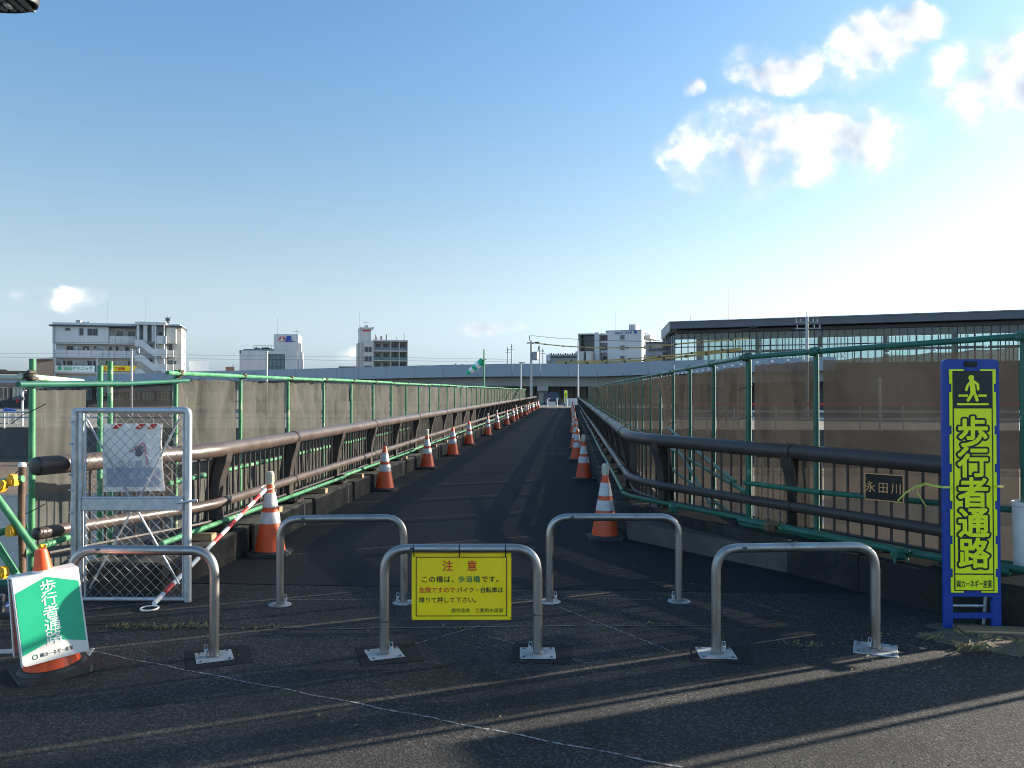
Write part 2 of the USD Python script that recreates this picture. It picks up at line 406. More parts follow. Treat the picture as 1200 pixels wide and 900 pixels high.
M = {
    "asphalt": asphalt("asphalt", (.027, .0267, .0268), (.135, .130, .120), .6, .007),
    "deck": asphalt("deck_asphalt", (.026, .0255, .026), (.062, .060, .058), .5, .003, .15, .12, (.075, .068, .060)),
    "patch": asphalt("patch_asphalt", (.014, .014, .014), (.04, .04, .04), .4, .004),
    "concrete": mat("concrete", (.30, .285, .26), (.20, .19, .17), 3, .9, bump=.01, bscale=30),
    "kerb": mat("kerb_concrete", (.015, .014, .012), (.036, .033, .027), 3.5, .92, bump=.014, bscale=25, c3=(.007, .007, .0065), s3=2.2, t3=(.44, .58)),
    "apron": mat("apron_concrete", (.10, .088, .074), (.06, .053, .045), 2.5, .92, bump=.006, bscale=40),
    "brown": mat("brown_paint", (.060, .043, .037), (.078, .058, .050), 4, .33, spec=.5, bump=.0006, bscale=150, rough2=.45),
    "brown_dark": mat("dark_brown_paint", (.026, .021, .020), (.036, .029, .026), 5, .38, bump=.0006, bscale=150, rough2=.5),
    "steel": mat("stainless", (.48, .46, .43), (.30, .28, .26), 9, .28, metal=1.0, rough2=.46, bump=.0006, bscale=300, stretch=(1, 1, .25), c3=(.22, .17, .12), s3=7, t3=(.56, .74)),
    "galv": mat("galvanised", (.55, .57, .58), (.42, .44, .46), 18, .42, metal=.85, rough2=.6),
    "green": mat("green_pipe", (.022, .15, .060), (.065, .25, .115), 7, .5, c3=(.32, .37, .26), s3=6, t3=(.57, .68), rough2=.65),
    "green_dark": mat("dark_green_pipe", (.008, .070, .044), (.015, .105, .066), 7, .42, c3=(.22, .34, .24), s3=7, t3=(.64, .74)),
    "bare_pipe": mat("bare_pipe", (.46, .45, .36), (.36, .40, .30), 5, .55, c3=(.18, .40, .20), s3=3, t3=(.52, .62)),
    "clamp": mat("clamp_steel", (.030, .030, .022), (.055, .045, .028), 20, .6, metal=.3),
    "rust": mat("rust", (.13, .075, .04), (.07, .04, .025), 12, .8),
    "yellow_cap": mat("yellow_cap", (.72, .36, .015), (.60, .28, .01), 10, .45),
    "net_left": mesh_cloth("grey_net", (.066, .066, .059), (.100, .099, .088), .10, .20),
    "net_right": mesh_cloth("brown_net", (.043, .038, .033), (.066, .059, .051), .12, .20),
    "net_black": mesh_cloth("black_net", (.012, .012, .013), (.02, .02, .02), .26, .2),
        "band": mat("white_band", (.60, .60, .59), (.46, .46, .45), 14, .4, c3=(.20, .19, .18), s3=16, t3=(.58, .72)),
    "rubber": mat("black_rubber", (.022, .022, .022), (.04, .04, .038), 12, .75),
    "cap_clear": mat("cap_reflector", (.62, .60, .48), (.40, .38, .28), 60, .35),
    "white_plastic": mat("white_plastic", (.76, .74, .70), (.66, .64, .60), 5, .45),
    "white_print": mat("white_print", (.82, .82, .80), None, rough=.4),
    "sign_green": mat("sign_green", (.018, .42, .215), (.022, .46, .24), 7, .38),
    "sign_yellow": mat("sign_yellow", (.94, .68, .004), (.86, .61, .004), 6, .4),
    "fluo": mat("fluorescent_yellow", (.80, .90, .006), (.74, .84, .006), 6, .42),
    "blue": mat("blue_plastic", (.006, .045, .27), (.006, .04, .23), 8, .38),
    "ink": mat("black_ink", (.012, .012, .012), None, rough=.45),
    "ink_red": mat("red_ink", (.55, .02, .015), None, rough=.45),
    "ink_green": mat("green_ink", (.01, .14, .05), None, rough=.45),
    "ink_blue": mat("blue_ink", (.02, .06, .30), None, rough=.45),
    "red": mat("red_paint", (.55, .03, .03), (.45, .03, .03), 10, .45),
    "plate": mat("base_plate", (.40, .41, .41), (.29, .30, .30), 9, .6, c3=(.13, .12, .10), s3=9, t3=(.50, .68)),
    "gold": mat("brass_letter", (.62, .36, .16), (.50, .28, .12), 20, .4, metal=.6),
    "bronze_dark": mat("dark_bronze", (.012, .012, .012), (.018, .017, .016), 15, .5, spec=.25),
    "wood": mat("wood_board", (.34, .23, .13), (.24, .15, .08), 8, .75, stretch=(1, 12, 12)),
    "rope": mat("yellow_rope", (.60, .64, .10), None, rough=.5),
    "white_wall": mat("white_wall", (.50, .51, .51), (.44, .45, .45), .5, .85, c3=(.31, .31, .30), s3=.9, t3=(.54, .80), stretch=(1, 1, .12)),
    "white_wall_b": mat("cream_wall", (.47, .455, .42), (.40, .385, .36), .5, .85, c3=(.27, .255, .23), s3=.9, t3=(.52, .78), stretch=(1, 1, .12)),
    "panel_blue": mat("overpass_panel", (.30, .33, .36), (.27, .30, .335), .12, .7, c3=(.21, .23, .25), s3=.6, t3=(.55, .82), stretch=(1, 1, .2)),
    "girder": mat("girder_concrete", (.30, .29, .26), (.23, .22, .20), .3, .9),
    "pier": mat("pier_concrete", (.34, .33, .30), (.28, .27, .25), .3, .9),
    "window": mat("dark_window", (.025, .030, .036), (.06, .07, .08), .7, .12),
    "teal_glass": mat("teal_window", (.07, .12, .13), (.11, .16, .17), .4, .12),
    "dark_metal": mat("dark_metal", (.035, .037, .042), (.05, .052, .058), 1, .45),
    "grey_metal": mat("grey_metal", (.26, .27, .28), (.20, .21, .22), 1, .5),
    "brown_wall": mat("brown_wall", (.16, .13, .11), (.12, .10, .09), .5, .85),
    "red_roof": mat("red_roof", (.26, .13, .08), None, rough=.8),
    "copper_green": mat("green_roof", (.14, .25, .21), (.10, .20, .17), .6, .7),
    "station_glass": pane_glass("station_glass", (.72, .80, .80)),
    "mud": mat("mud", (.10, .072, .045), (.16, .12, .08), .25, .9, bump=.05, bscale=2),
    "revetment": mat("revetment", (.055, .055, .055), (.09, .088, .082), .6, .9, bump=.03, bscale=3),
    "terrace": mat("terrace", (.13, .125, .11), (.18, .17, .15), .1, .95),
    "soil": mat("soil", (.09, .075, .055), (.17, .14, .10), 8, .95, bump=.02, bscale=45),
    "dry_grass": mat("dry_grass", (.22, .18, .09), (.13, .12, .05), 30, .8),
    "yellow_sleeve": mat("cable_sleeve", (.38, .27, .07), (.31, .21, .05), .5, .5),
    "wire": mat("wire", (.03, .03, .03), None, rough=.5),
    "pole": mat("pole_concrete", (.40, .39, .37), (.32, .31, .30), .8, .85),
    "bag": mat("plastic_bag", (.80, .77, .74), (.70, .67, .65), 6, .35),
    "faded_red": mat("faded_red", (.50, .03, .03), None, rough=.5),
    "faded_pink": mat("faded_pink", (.62, .26, .28), None, rough=.5),
    "faded_ink": mat("faded_ink", (.13, .13, .15), None, rough=.5),
    "faded_blue": mat("faded_blue", (.34, .38, .46), None, rough=.5),
    "faded_pale": mat("faded_pale", (.55, .57, .62), None, rough=.5),
    "wire_dull": mat("dull_wire", (.30, .31, .31), (.22, .22, .22), 12, .6, metal=.4),
    "station_roof": mat("station_roof", (.085, .09, .10), (.105, .11, .12), .3, .55),
    "chalk": None,
}
M["orange"] = usdkit.material(stage, "/World/Looks/cone_orange_worn", {
    "g": ("geometry", {}), "o": ("object_info", {}), "n": ("noise_texture", {"scale": 8.0, "detail": 7.0, "roughness": 0.65}),
    "sc": ("mapping", {"scale": (22, 22, 5)}), "n2": ("noise_texture", {"scale": 1.6, "detail": 8.0, "roughness": 0.7}),
    "a": ("mix_color", {"a": (.80, .088, .014), "b": (.62, .085, .022)}), "m": ("map_range", {"from_min": .52, "from_max": .72, "to_min": 0, "to_max": .75, "clamp": True}),
    "d": ("mix_color", {"b": (.10, .05, .035)}), "p": ("principled_bsdf", {"roughness": .48})},
    [("g.position", "n.vector"), ("g.position", "sc.vector"), ("sc.vector", "n2.vector"), ("o.random", "a.fac"), ("n2.fac", "m.value"), ("m.result", "d.fac"), ("a.result", "d.a"), ("d.result", "p.base_color")], surface="p.BSDF")
n_ = {"g": ("geometry", {}), "n": ("noise_texture", {"scale": 38.0, "detail": 5.0, "roughness": 0.7}), "r": ("map_range", {"from_min": 0.42, "from_max": 0.62, "to_min": 0.0, "to_max": 0.75, "clamp": True}),
      "d": ("diffuse_bsdf", {"color": (.42, .43, .45)}), "c": ("transparent_bsdf", {}), "o": ("mix_closure", {})}
M["chalk"] = usdkit.material(stage, "/World/Looks/chalk", n_, [("g.position", "n.vector"), ("n.fac", "r.value"), ("r.result", "o.fac"), ("c.BSDF", "o.closure1"), ("d.BSDF", "o.closure2")], surface="o.closure")
M["water"] = usdkit.material(stage, "/World/Looks/water", {
    "g": ("geometry", {}), "mp": ("mapping", {"scale": (1, .6, 1)}), "n": ("noise_texture", {"scale": 2.2, "detail": 6.0, "roughness": 0.6}), "b": ("bump", {"strength": .55, "distance": .12}),
    "p": ("principled_bsdf", {"base_color": (.035, .05, .06), "roughness": .12, "specular_ior_level": .5})},
    [("g.position", "mp.vector"), ("mp.vector", "n.vector"), ("n.fac", "b.height"), ("b.normal", "p.normal")], surface="p.BSDF")

# ------------------------------------------------------------------ lettering (outlines in a 100-unit square)
GLYPHS = {
 "、": "6,17 12,22 33,2 34,-1 27,-6 15,8 6,15",
 "。": "4,6 4,12 6,17 15,24 23,24 28,22 33,17 35,11 33,1 28,-4 23,-6 15,-6 11,-4 6,1;9,10 10,4 14,0 21,-1 28,3 30,9 28,15 25,18 17,19 10,14",
 "い": "67,63 67,65 69,66 75,67 84,51 89,36 92,21 92,17 88,15 84,14 81,33 78,44 70,61;13,48 13,70 22,70 21,53 22,52 22,35 24,23 28,13 32,9 40,10 45,18 48,29 54,23 54,19 50,10 43,1 39,-1 29,0 24,4 20,10 15,27 14,47",
 "こ": "17,14 19,30 27,30 25,18 27,12 30,9 43,5 60,5 83,9 83,0 63,-3 35,-2 22,4;24,62 24,70 33,70 34,69 77,70 77,62 67,62 66,61",
 "さ": "16,64 28,62 55,62 55,65 50,77 50,79 52,80 59,80 60,71 63,63 85,68 86,60 74,57 69,57 66,55 70,45 77,34 81,31 81,29 77,24 68,26 53,27 54,34 69,33 58,55 17,55;19,10 19,23 23,33 26,33 31,31 27,22 27,13 31,7 44,3 61,3 62,4 76,5 76,0 75,-3 69,-4 59,-4 58,-5 38,-4 27,0 25,3 23,3",
 "し": "24,57 25,58 24,78 34,78 33,51 32,50 32,14 36,6 44,3 54,3 65,6 72,10 82,20 83,23 85,23 89,19 89,15 78,4 61,-4 41,-5 34,-3 27,3 24,10",
 "す": "10,58 10,66 54,67 54,80 63,79 62,77 62,67 93,67 93,60 62,60 62,44 65,38 65,22 63,15 54,3 37,-6 35,-6 29,1 38,3 46,7 54,16 43,16 36,19 31,26 30,31 31,39 35,46 42,50 46,51 55,50 55,59 53,60 34,60 33,59;38,30 39,27 44,23 53,24 57,32 56,40 50,44 46,44 41,42 38,36",
 "て": "9,58 9,67 88,73 88,65 70,64 58,58 51,50 46,37 46,26 49,18 56,11 62,8 75,5 80,5 78,-3 65,-2 53,3 45,9 39,19 38,23 39,41 42,49 46,55 53,61 53,63 45,63",
 "で": "80,52 80,55 85,56 91,47 92,42 87,40 84,48;9,58 8,67 20,67 41,70 88,73 88,65 70,64 59,59 50,49 45,35 46,22 50,15 62,7 79,4 77,-4 62,-2 51,3 44,9 39,17 37,24 38,40 44,53 51,61 53,61 53,63 36,62 13,58;69,48 69,51 74,52 81,38 76,36 71,47",
 "の": "9,24 9,38 11,45 16,54 26,64 41,71 59,72 72,68 83,59 90,45 91,30 87,16 82,9 76,4 63,-2 53,-3 49,2 49,4 62,6 70,10 78,18 82,27 83,34 82,42 79,51 72,59 65,63 56,64 52,41 47,25 40,12 34,6 30,4 23,4 19,6 12,14;17,25 20,17 23,14 28,13 33,16 41,32 46,52 47,64 35,61 29,57 21,48 17,37",
 "は": "37,10 38,16 42,22 52,26 67,27 66,51 43,51 40,52 40,59 61,58 66,59 66,77 75,77 74,59 91,61 91,53 74,52 75,23 86,18 93,11 95,11 95,9 91,4 89,4 84,10 78,14 75,14 75,6 72,1 64,-3 51,-3 43,0 39,4;45,15 47,6 53,4 64,5 67,9 68,18 62,20 50,19;12,11 12,44 16,67 16,74 17,77 25,77 19,40 19,18 21,18 25,30 29,28 29,24 23,9 22,-3 15,-4",
 "ま": "18,7 19,15 24,21 35,25 50,26 49,38 19,39 19,47 33,45 49,45 49,60 21,61 19,62 19,69 33,67 49,67 49,80 57,80 57,67 84,69 83,62 57,59 57,46 74,47 84,49 84,41 57,38 57,23 67,20 84,10 86,6 83,1 80,1 73,8 61,14 58,14 58,5 56,1 53,-2 46,-5 34,-5 26,-3 20,2;26,13 27,5 30,3 44,2 48,4 50,7 50,17 48,18 30,17",
 "り": "21,46 22,47 22,57 23,58 25,80 34,79 30,61 31,56 39,65 39,67 46,72 49,72 51,74 61,74 66,72 74,64 79,49 79,31 73,14 67,7 54,-1 41,-5 36,-5 33,0 33,2 41,3 56,9 65,17 68,22 71,34 71,46 69,56 63,65 58,67 52,67 45,64 39,58 31,43 30,23 22,22",
 "イ": "9,34 10,37 28,42 52,54 62,61 65,65 67,65 79,78 81,78 86,73 86,71 74,60 59,50 59,2 60,-3 50,-3 51,3 51,44 16,29 12,29",
 "カ": "11,2 12,4 22,10 31,21 36,31 41,51 40,53 13,53 13,61 41,60 42,62 42,77 41,79 51,79 50,60 81,61 85,59 85,43 84,42 84,29 83,28 82,14 80,6 75,-1 72,-2 52,-1 51,7 68,6 71,7 74,16 76,29 76,53 49,53 44,29 35,12 28,4 26,4 19,-3 17,-3",
 "ギ": "81,82 82,84 86,85 92,77 94,71 89,69;10,17 9,26 31,28 44,30 45,32 41,50 11,46 9,54 39,58 39,62 36,76 41,77 45,76 47,60 76,64 77,68 75,69 70,79 74,81 77,79 83,69 82,66 78,65 79,57 78,56 66,55 49,51 52,34 53,32 79,36 84,38 87,37 88,32 87,29 55,25 55,19 61,-5 57,-6 51,-5 47,23 20,19 14,17",
 "ク": "10,39 18,44 23,50 25,50 33,59 38,66 44,78 44,81 53,79 53,76 48,69 48,66 78,66 81,67 87,63 81,45 75,33 68,23 50,6 28,-5 20,2 39,9 58,24 68,38 73,48 76,59 42,59 35,51 35,49 18,34 16,34",
 "ザ": "85,77 86,79 90,80 95,69 95,65 90,65;5,48 5,56 26,56 25,76 34,76 34,56 62,56 62,76 71,76 70,56 90,56 90,48 70,48 69,25 67,17 63,9 53,-1 42,-7 35,0 47,5 56,14 61,27 62,48 34,48 34,22 26,22 25,23 26,48;75,74 76,76 80,77 85,66 85,62 80,61 79,67",
 "シ": "15,4 17,6 26,7 40,12 55,20 76,38 86,53 88,52 89,48 91,47 91,44 87,38 75,25 73,25 69,20 55,10 38,2 22,-3 19,-3 17,3;26,69 29,76 32,76 48,66 52,62 48,56 46,56 30,68;11,47 13,52 16,54 30,46 37,40 34,35 31,34 24,40",
 "ッ": "30,-2 32,0 35,0 47,6 55,12 67,26 73,39 76,54 84,52 84,48 78,30 72,19 67,13 54,1 40,-7 36,-8;45,46 41,55 49,57 50,51 56,38 56,35 53,35 51,33 48,34;22,41 18,50 24,52 26,51 34,29 26,27",
 "ニ": "9,15 89,15 89,6 9,6;18,56 18,65 80,65 80,56 77,57 22,57",
 "ネ": "64,28 64,30 68,34 71,34 72,32 78,30 92,21 92,19 87,13 71,25;8,21 10,23 26,27 43,35 55,43 67,56 66,57 15,57 15,65 47,65 46,80 55,80 55,65 79,65 82,62 82,59 74,52 74,50 54,33 55,-5 46,-5 46,27 16,15 12,15",
 "バ": "82,79 88,82 96,68 90,66 88,72;64,52 57,66 62,68 66,67 82,31 91,2 82,0 72,33 64,49;71,76 77,78 84,67 84,64 79,62;7,3 7,5 15,15 25,37 25,41 30,56 31,67 40,66 39,57 34,38 29,24 21,8 16,0 12,0",
 "プ": "13,61 13,70 15,69 76,69 76,76 79,81 86,84 94,82 98,77 97,66 93,62 83,61 77,38 68,22 62,17 61,14 59,14 51,6 30,-4 28,-4 28,-2 22,4 34,7 44,12 50,16 61,27 69,41 74,61;82,69 84,66 90,66 94,70 94,74 90,79 85,79 81,76",
 "ラ": "14,43 14,52 16,51 80,51 83,52 87,49 87,45 81,29 73,17 66,10 56,3 39,-4 35,-4 30,3 43,6 58,14 71,28 75,36 76,43;23,75 70,74 71,75 80,75 80,67 23,67",
 "リ": "37,2 57,12 65,22 67,28 68,42 69,43 68,76 78,76 77,73 77,34 75,24 72,17 62,5 52,-1 43,-4;22,35 23,36 22,75 31,75 31,27 22,27",
 "ル": "52,2 53,4 53,75 62,75 61,72 61,10 65,11 78,20 90,34 93,32 95,27 82,13 66,2 60,0 59,-2 57,-2;7,2 19,15 25,29 26,45 27,46 27,72 26,74 35,75 34,34 30,18 22,5 15,-2",
 "・": "39,36 41,44 46,48 56,47 59,44 61,38 59,31 53,27 47,27 43,29",
 "ー": "10,43 90,43 90,34 10,34",
 "㈱": "80,-7 88,11 91,30 91,47 89,60 85,74 80,81 80,83 85,84 90,75 95,60 97,46 97,30 95,16 90,1 85,-8;19,15 17,22 22,30 27,48 27,53 19,53 19,59 28,59 28,78 34,78 34,60 36,59 42,59 43,55 44,55 46,61 48,75 54,74 52,63 58,63 59,78 65,78 65,63 79,63 79,57 65,57 65,43 81,42 81,36 68,36 68,34 74,22 83,12 83,10 80,7 78,7 71,16 66,26 65,-2 59,-2 59,25 57,25 51,13 44,5 42,5 39,8 39,10 48,19 56,35 55,36 42,36 42,42 58,42 59,44 59,55 57,57 50,57 46,46 41,49 42,53 34,53 34,46 41,36 43,29 39,26 36,35 34,35 34,-2 28,-1 28,30 26,30 21,15;3,30 3,46 6,64 12,79 14,80 15,84 17,84 20,83 20,81 15,74 11,60 9,47 9,30 12,11 20,-7 15,-8 10,1 5,16",
 "下": "6,69 6,77 95,77 94,69 52,68 52,53 78,40 87,34 89,31 83,25 69,36 55,44 52,44 52,-8 44,-8 44,69",
 "中": "10,66 46,66 46,84 54,84 54,66 90,66 90,19 83,19 83,24 81,25 54,25 54,-8 46,-8 46,23 45,25 18,25 17,18 10,18;54,33 83,32 83,59 54,59;17,33 46,32 46,59 17,59",
 "事": "5,20 5,26 46,27 45,33 15,33 14,34 14,39 46,39 45,46 17,46 17,64 45,64 46,70 7,70 7,76 45,76 46,84 53,84 53,78 55,76 93,76 93,70 53,69 54,64 83,64 83,46 54,46 53,40 85,39 85,26 95,26 95,20 85,20 85,2 78,2 77,7 54,7 53,-5 50,-8 32,-9 30,-3 44,-3 46,-2 46,7 13,7 13,13 45,13 46,20;53,14 77,13 78,19 54,20;53,27 77,26 78,32 54,33;53,53 55,51 76,51 76,59 54,59 53,57;24,57 26,51 46,51 46,59 25,59",
 "児": "58,-1 58,25 59,26 66,26 66,1 68,-1 86,-1 88,1 89,6 89,13 96,11 94,-4 89,-8 64,-8 60,-6;37,28 37,80 87,80 87,29 86,28;44,36 79,35 79,51 44,51;44,58 79,57 79,73 44,73;9,-9 4,-2 16,1 25,7 30,15 32,26 40,25 38,14 34,6 29,0 21,-5;14,81 15,82 22,81 22,27 14,27",
 "入": "5,-2 5,0 15,5 28,18 40,39 45,56 45,60 35,72 30,75 30,77 34,82 40,78 51,66 58,55 72,26 79,16 89,6 96,2 93,-7 92,-7 83,-1 76,6 65,22 53,48 52,48 46,32 34,12 21,-1 12,-7 10,-7",
 "危": "35,44 80,44 81,43 79,21 78,18 74,14 58,14 56,19 56,20 69,20 71,21 73,31 73,37 42,37 42,3 43,0 46,-1 84,-1 88,4 89,14 91,14 93,12 96,12 95,2 93,-3 90,-6 85,-8 44,-8 38,-6 35,-2;4,-5 5,-1 8,1 12,9 15,19 17,33 17,51 15,51 12,47 8,46 4,50 4,52 10,55 19,64 27,75 31,84 38,84 39,83 39,77 64,78 67,76 68,72 61,62 61,60 94,60 94,53 24,53 24,28 20,9 15,-2 9,-9;26,61 27,60 52,60 54,62 57,71 32,71",
 "山": "11,-1 11,63 18,63 18,7 46,7 46,83 54,83 54,7 81,7 82,64 89,64 89,-8 82,-8 81,-1",
 "島": "10,14 16,14 16,4 34,4 34,19 18,19 18,77 42,77 44,85 47,85 53,84 50,79 50,77 79,77 80,76 80,46 79,45 26,45 25,38 95,38 95,32 27,32 25,31 25,26 91,25 89,3 87,-4 84,-7 68,-8 66,-3 66,-2 77,-2 80,-1 83,12 83,19 40,19 41,4 58,4 58,15 64,15 64,-5 58,-5 57,-2 10,-2;25,52 71,51 72,57 26,58;26,71 25,65 27,63 72,64 71,71",
 "川": "81,-8 81,78 89,79 89,-8;48,1 48,74 55,74 55,1;3,-4 10,6 15,24 16,78 24,78 24,37 23,36 23,24 21,13 17,2 10,-8 6,-7",
 "工": "5,7 46,8 46,65 11,65 10,73 90,73 90,65 54,65 54,8 95,7 95,-1 6,-1",
 "意": "7,55 7,61 30,62 27,71 12,71 12,77 46,77 47,79 45,81 45,84 48,85 52,85 57,77 88,77 88,71 74,71 70,61 93,61 93,55;36,71 38,61 61,61 66,70;74,13 78,16 81,16 89,7 93,-1 87,-4 79,9;19,49 82,49 82,20 49,20 49,18 53,17 59,11 61,11 61,9 58,6 55,6 49,12 41,16 43,18 43,20 19,20;27,32 27,25 74,26 73,32;27,44 27,37 74,38 73,44;30,15 37,15 37,1 38,-1 64,-1 66,2 66,9 67,9 73,7 71,-4 67,-7 35,-7 32,-6 30,-3;7,0 13,5 18,15 24,13 21,5 13,-5 10,-5 7,-3",
 "押": "40,78 93,78 93,22 86,22 86,26 84,27 70,27 70,-8 63,-8 63,27 49,27 47,21 40,22;70,35 86,34 86,49 70,49;70,57 86,56 86,71 70,71;48,35 63,34 63,49 48,49;48,57 63,56 63,71 48,71;6,24 4,31 6,32 17,35 17,57 5,57 5,64 17,64 17,84 25,84 25,64 36,64 36,57 25,57 25,38 35,39 36,33 25,29 25,-2 23,-6 16,-8 8,-7 7,-1 17,-1 17,25 13,26",
 "昴": "55,-9 55,42 89,42 89,6 85,3 78,2 71,3 69,9 82,9 82,35 62,35 62,-9;17,81 84,81 84,49 17,49;24,56 76,55 77,61 25,62;24,69 76,68 77,74 25,75;9,-4 10,-2 15,-2 28,3 34,8 35,11 32,12 13,6 11,7 9,13 12,17 12,40 33,44 41,47 45,43 45,40 34,37 22,36 20,35 20,17 21,16 37,20 37,35 44,35 44,13 42,7 36,0 27,-5 12,-9",
 "時": "38,28 39,35 76,36 76,46 38,46 38,53 63,54 63,66 42,66 42,73 63,73 63,85 70,85 70,73 92,73 92,66 70,65 70,53 96,53 96,46 84,45 84,35 95,35 95,28 84,28 84,-2 82,-6 76,-8 63,-8 63,-5 61,-3 61,-1 76,-1 76,28;45,19 46,22 51,24 59,15 63,9 63,6 57,3 50,15;8,78 36,78 36,11 15,11 14,3 8,3;29,41 15,42 15,18 29,18;29,70 15,71 15,49 29,49",
 "業": "8,-6 4,0 11,1 24,6 38,15 37,16 6,16 6,22 46,23 45,30 16,30 16,36 46,36 46,42 11,43 11,49 32,50 28,60 7,60 7,66 22,66 22,70 15,81 22,83 30,69 30,68 27,68 27,66 36,66 37,85 44,85 44,66 55,66 56,85 63,85 63,66 71,66 72,70 74,71 78,82 79,83 85,82 86,79 79,69 79,66 94,66 94,60 73,60 68,50 90,49 90,43 54,42 54,36 85,36 85,30 55,30 54,23 94,22 94,16 62,15 66,11 78,5 96,0 92,-7 86,-6 70,1 55,12 54,-8 46,-8 45,12 33,3 13,-6;36,59 40,49 59,49 63,54 64,59 37,60",
 "橋": "35,44 35,46 43,50 51,60 50,61 38,61 38,68 55,68 58,73 57,74 41,73 40,79 57,79 85,83 88,80 88,77 66,75 64,68 95,68 95,62 80,61 81,58 86,53 97,46 93,40 83,47 82,36 50,36 50,47 40,40;56,42 75,41 75,50 56,50;57,56 58,55 74,55 75,56 72,62 61,62;39,32 93,32 93,-5 89,-8 77,-8 75,-4 75,-2 86,-2 86,26 47,26 46,-8 39,-8;53,20 79,20 79,1 60,1 59,-3 53,-3;59,7 73,6 73,15 59,15;3,17 12,34 18,55 17,56 5,56 5,63 19,63 19,84 25,84 25,62 36,62 36,56 25,56 25,49 37,31 35,26 33,25 27,37 25,37 25,-8 19,-8 19,35 17,35 13,21 7,11",
 "止": "5,-3 5,4 19,5 19,62 26,62 26,4 50,4 50,84 58,84 58,50 90,50 90,43 58,43 58,4 95,4 95,-3",
 "歩": "6,45 6,52 20,52 20,76 21,77 28,77 28,52 46,52 46,84 47,85 54,85 54,73 85,73 85,66 54,66 54,52 95,52 95,45 54,45 54,19 51,15 47,14 34,14 32,19 32,21 46,21 46,45;69,37 70,40 75,42 89,29 94,21 89,17 87,17 85,22 76,30 75,33;14,-3 18,-1 30,0 48,5 61,13 67,20 71,28 78,26 71,12 62,4 53,-1 42,-5 23,-9 17,-9 16,-4;7,21 21,34 26,42 33,40 30,33 14,17 12,17",
 "水": "34,-8 32,0 46,0 46,84 54,84 54,60 61,45 64,45 75,56 81,65 83,65 88,61 88,59 67,37 72,29 84,17 97,10 97,8 93,5 93,3 90,3 82,8 68,22 55,42 54,-3 53,-5 47,-8;4,7 18,20 22,26 31,48 30,51 7,51 7,59 37,59 41,57 35,35 24,15 11,2 9,2",
 "永": "19,57 19,64 54,64 54,56 58,44 63,36 65,36 68,40 70,40 85,56 88,56 91,54 93,51 81,40 69,32 67,29 77,16 88,8 96,5 92,-2 84,1 78,5 73,11 71,11 64,19 56,35 55,35 54,-4 48,-8 33,-8 31,-1 46,0 46,56;28,78 31,84 35,84 65,74 68,72 68,70 66,66 63,65 49,72;4,3 6,6 12,9 20,18 29,35 28,37 6,37 6,44 36,44 38,43 39,40 36,31 30,19 23,9 10,-2",
 "注": "30,2 60,3 60,28 37,28 37,35 60,35 60,58 33,58 33,65 63,65 62,70 55,81 55,83 61,85 66,79 70,71 70,68 66,67 66,65 94,65 94,58 67,58 67,36 69,35 90,35 90,28 67,28 67,3 96,2 96,-5 30,-5;10,77 13,83 15,83 32,74 32,71 29,67 27,67 16,75;8,-3 8,0 15,9 25,29 27,30 31,26 31,23 18,-1 14,-7 12,-7;5,49 5,52 8,55 10,55 25,47 26,43 22,39 16,44",
 "浜": "30,20 30,27 41,28 41,74 63,78 77,83 82,83 85,81 87,79 85,77 48,69 48,56 93,55 93,48 79,48 79,28 96,27 96,20;48,28 72,27 72,48 48,48;70,12 71,14 77,16 88,6 88,4 94,-1 95,-4 91,-7 88,-7 79,3 79,5;32,-5 32,-3 43,7 48,16 56,14 51,5 39,-8 36,-8 34,-5;10,79 15,83 29,75 32,72 32,70 29,66 27,66 17,74 10,77;5,-3 5,-1 11,7 19,23 20,28 22,29 26,27 27,23 13,-6;4,51 5,54 9,57 25,48 26,44 23,40 21,40 16,45",
 "産": "4,-5 4,-2 10,10 12,22 12,53 13,54 34,55 33,59 28,64 30,68 11,68 11,74 47,74 47,77 43,82 47,84 50,84 58,74 90,74 90,68 71,68 71,66 74,66 76,64 70,55 93,54 93,47 20,47 19,19 16,5 9,-9;35,67 42,57 41,54 61,54 68,67 36,68;21,23 29,33 33,44 40,43 40,40 38,37 39,35 53,35 53,44 60,44 60,35 87,35 87,29 60,29 60,19 84,19 84,13 60,13 60,1 93,0 93,-7 22,-7 22,0 53,0 53,13 30,13 30,19 53,19 53,28 34,29 27,20",
 "用": "4,-5 4,-2 7,0 11,8 15,26 15,77 89,77 89,-1 85,-7 65,-8 63,-2 63,-1 79,-1 81,0 80,23 54,23 54,-8 47,-8 46,23 22,23 21,21 19,8 14,-3 9,-9;54,31 81,30 81,47 54,47;54,55 81,54 81,70 54,70;23,34 22,33 23,30 47,30 47,47 23,47;23,55 47,54 47,70 23,70",
 "田": "10,77 91,77 91,-7 90,-8 83,-8 82,-2 18,-2 17,-8 10,-8;53,7 83,6 83,35 53,35;53,44 55,42 83,42 83,70 53,70;17,7 46,6 46,35 17,35;17,44 19,42 45,42 46,44 46,70 17,70",
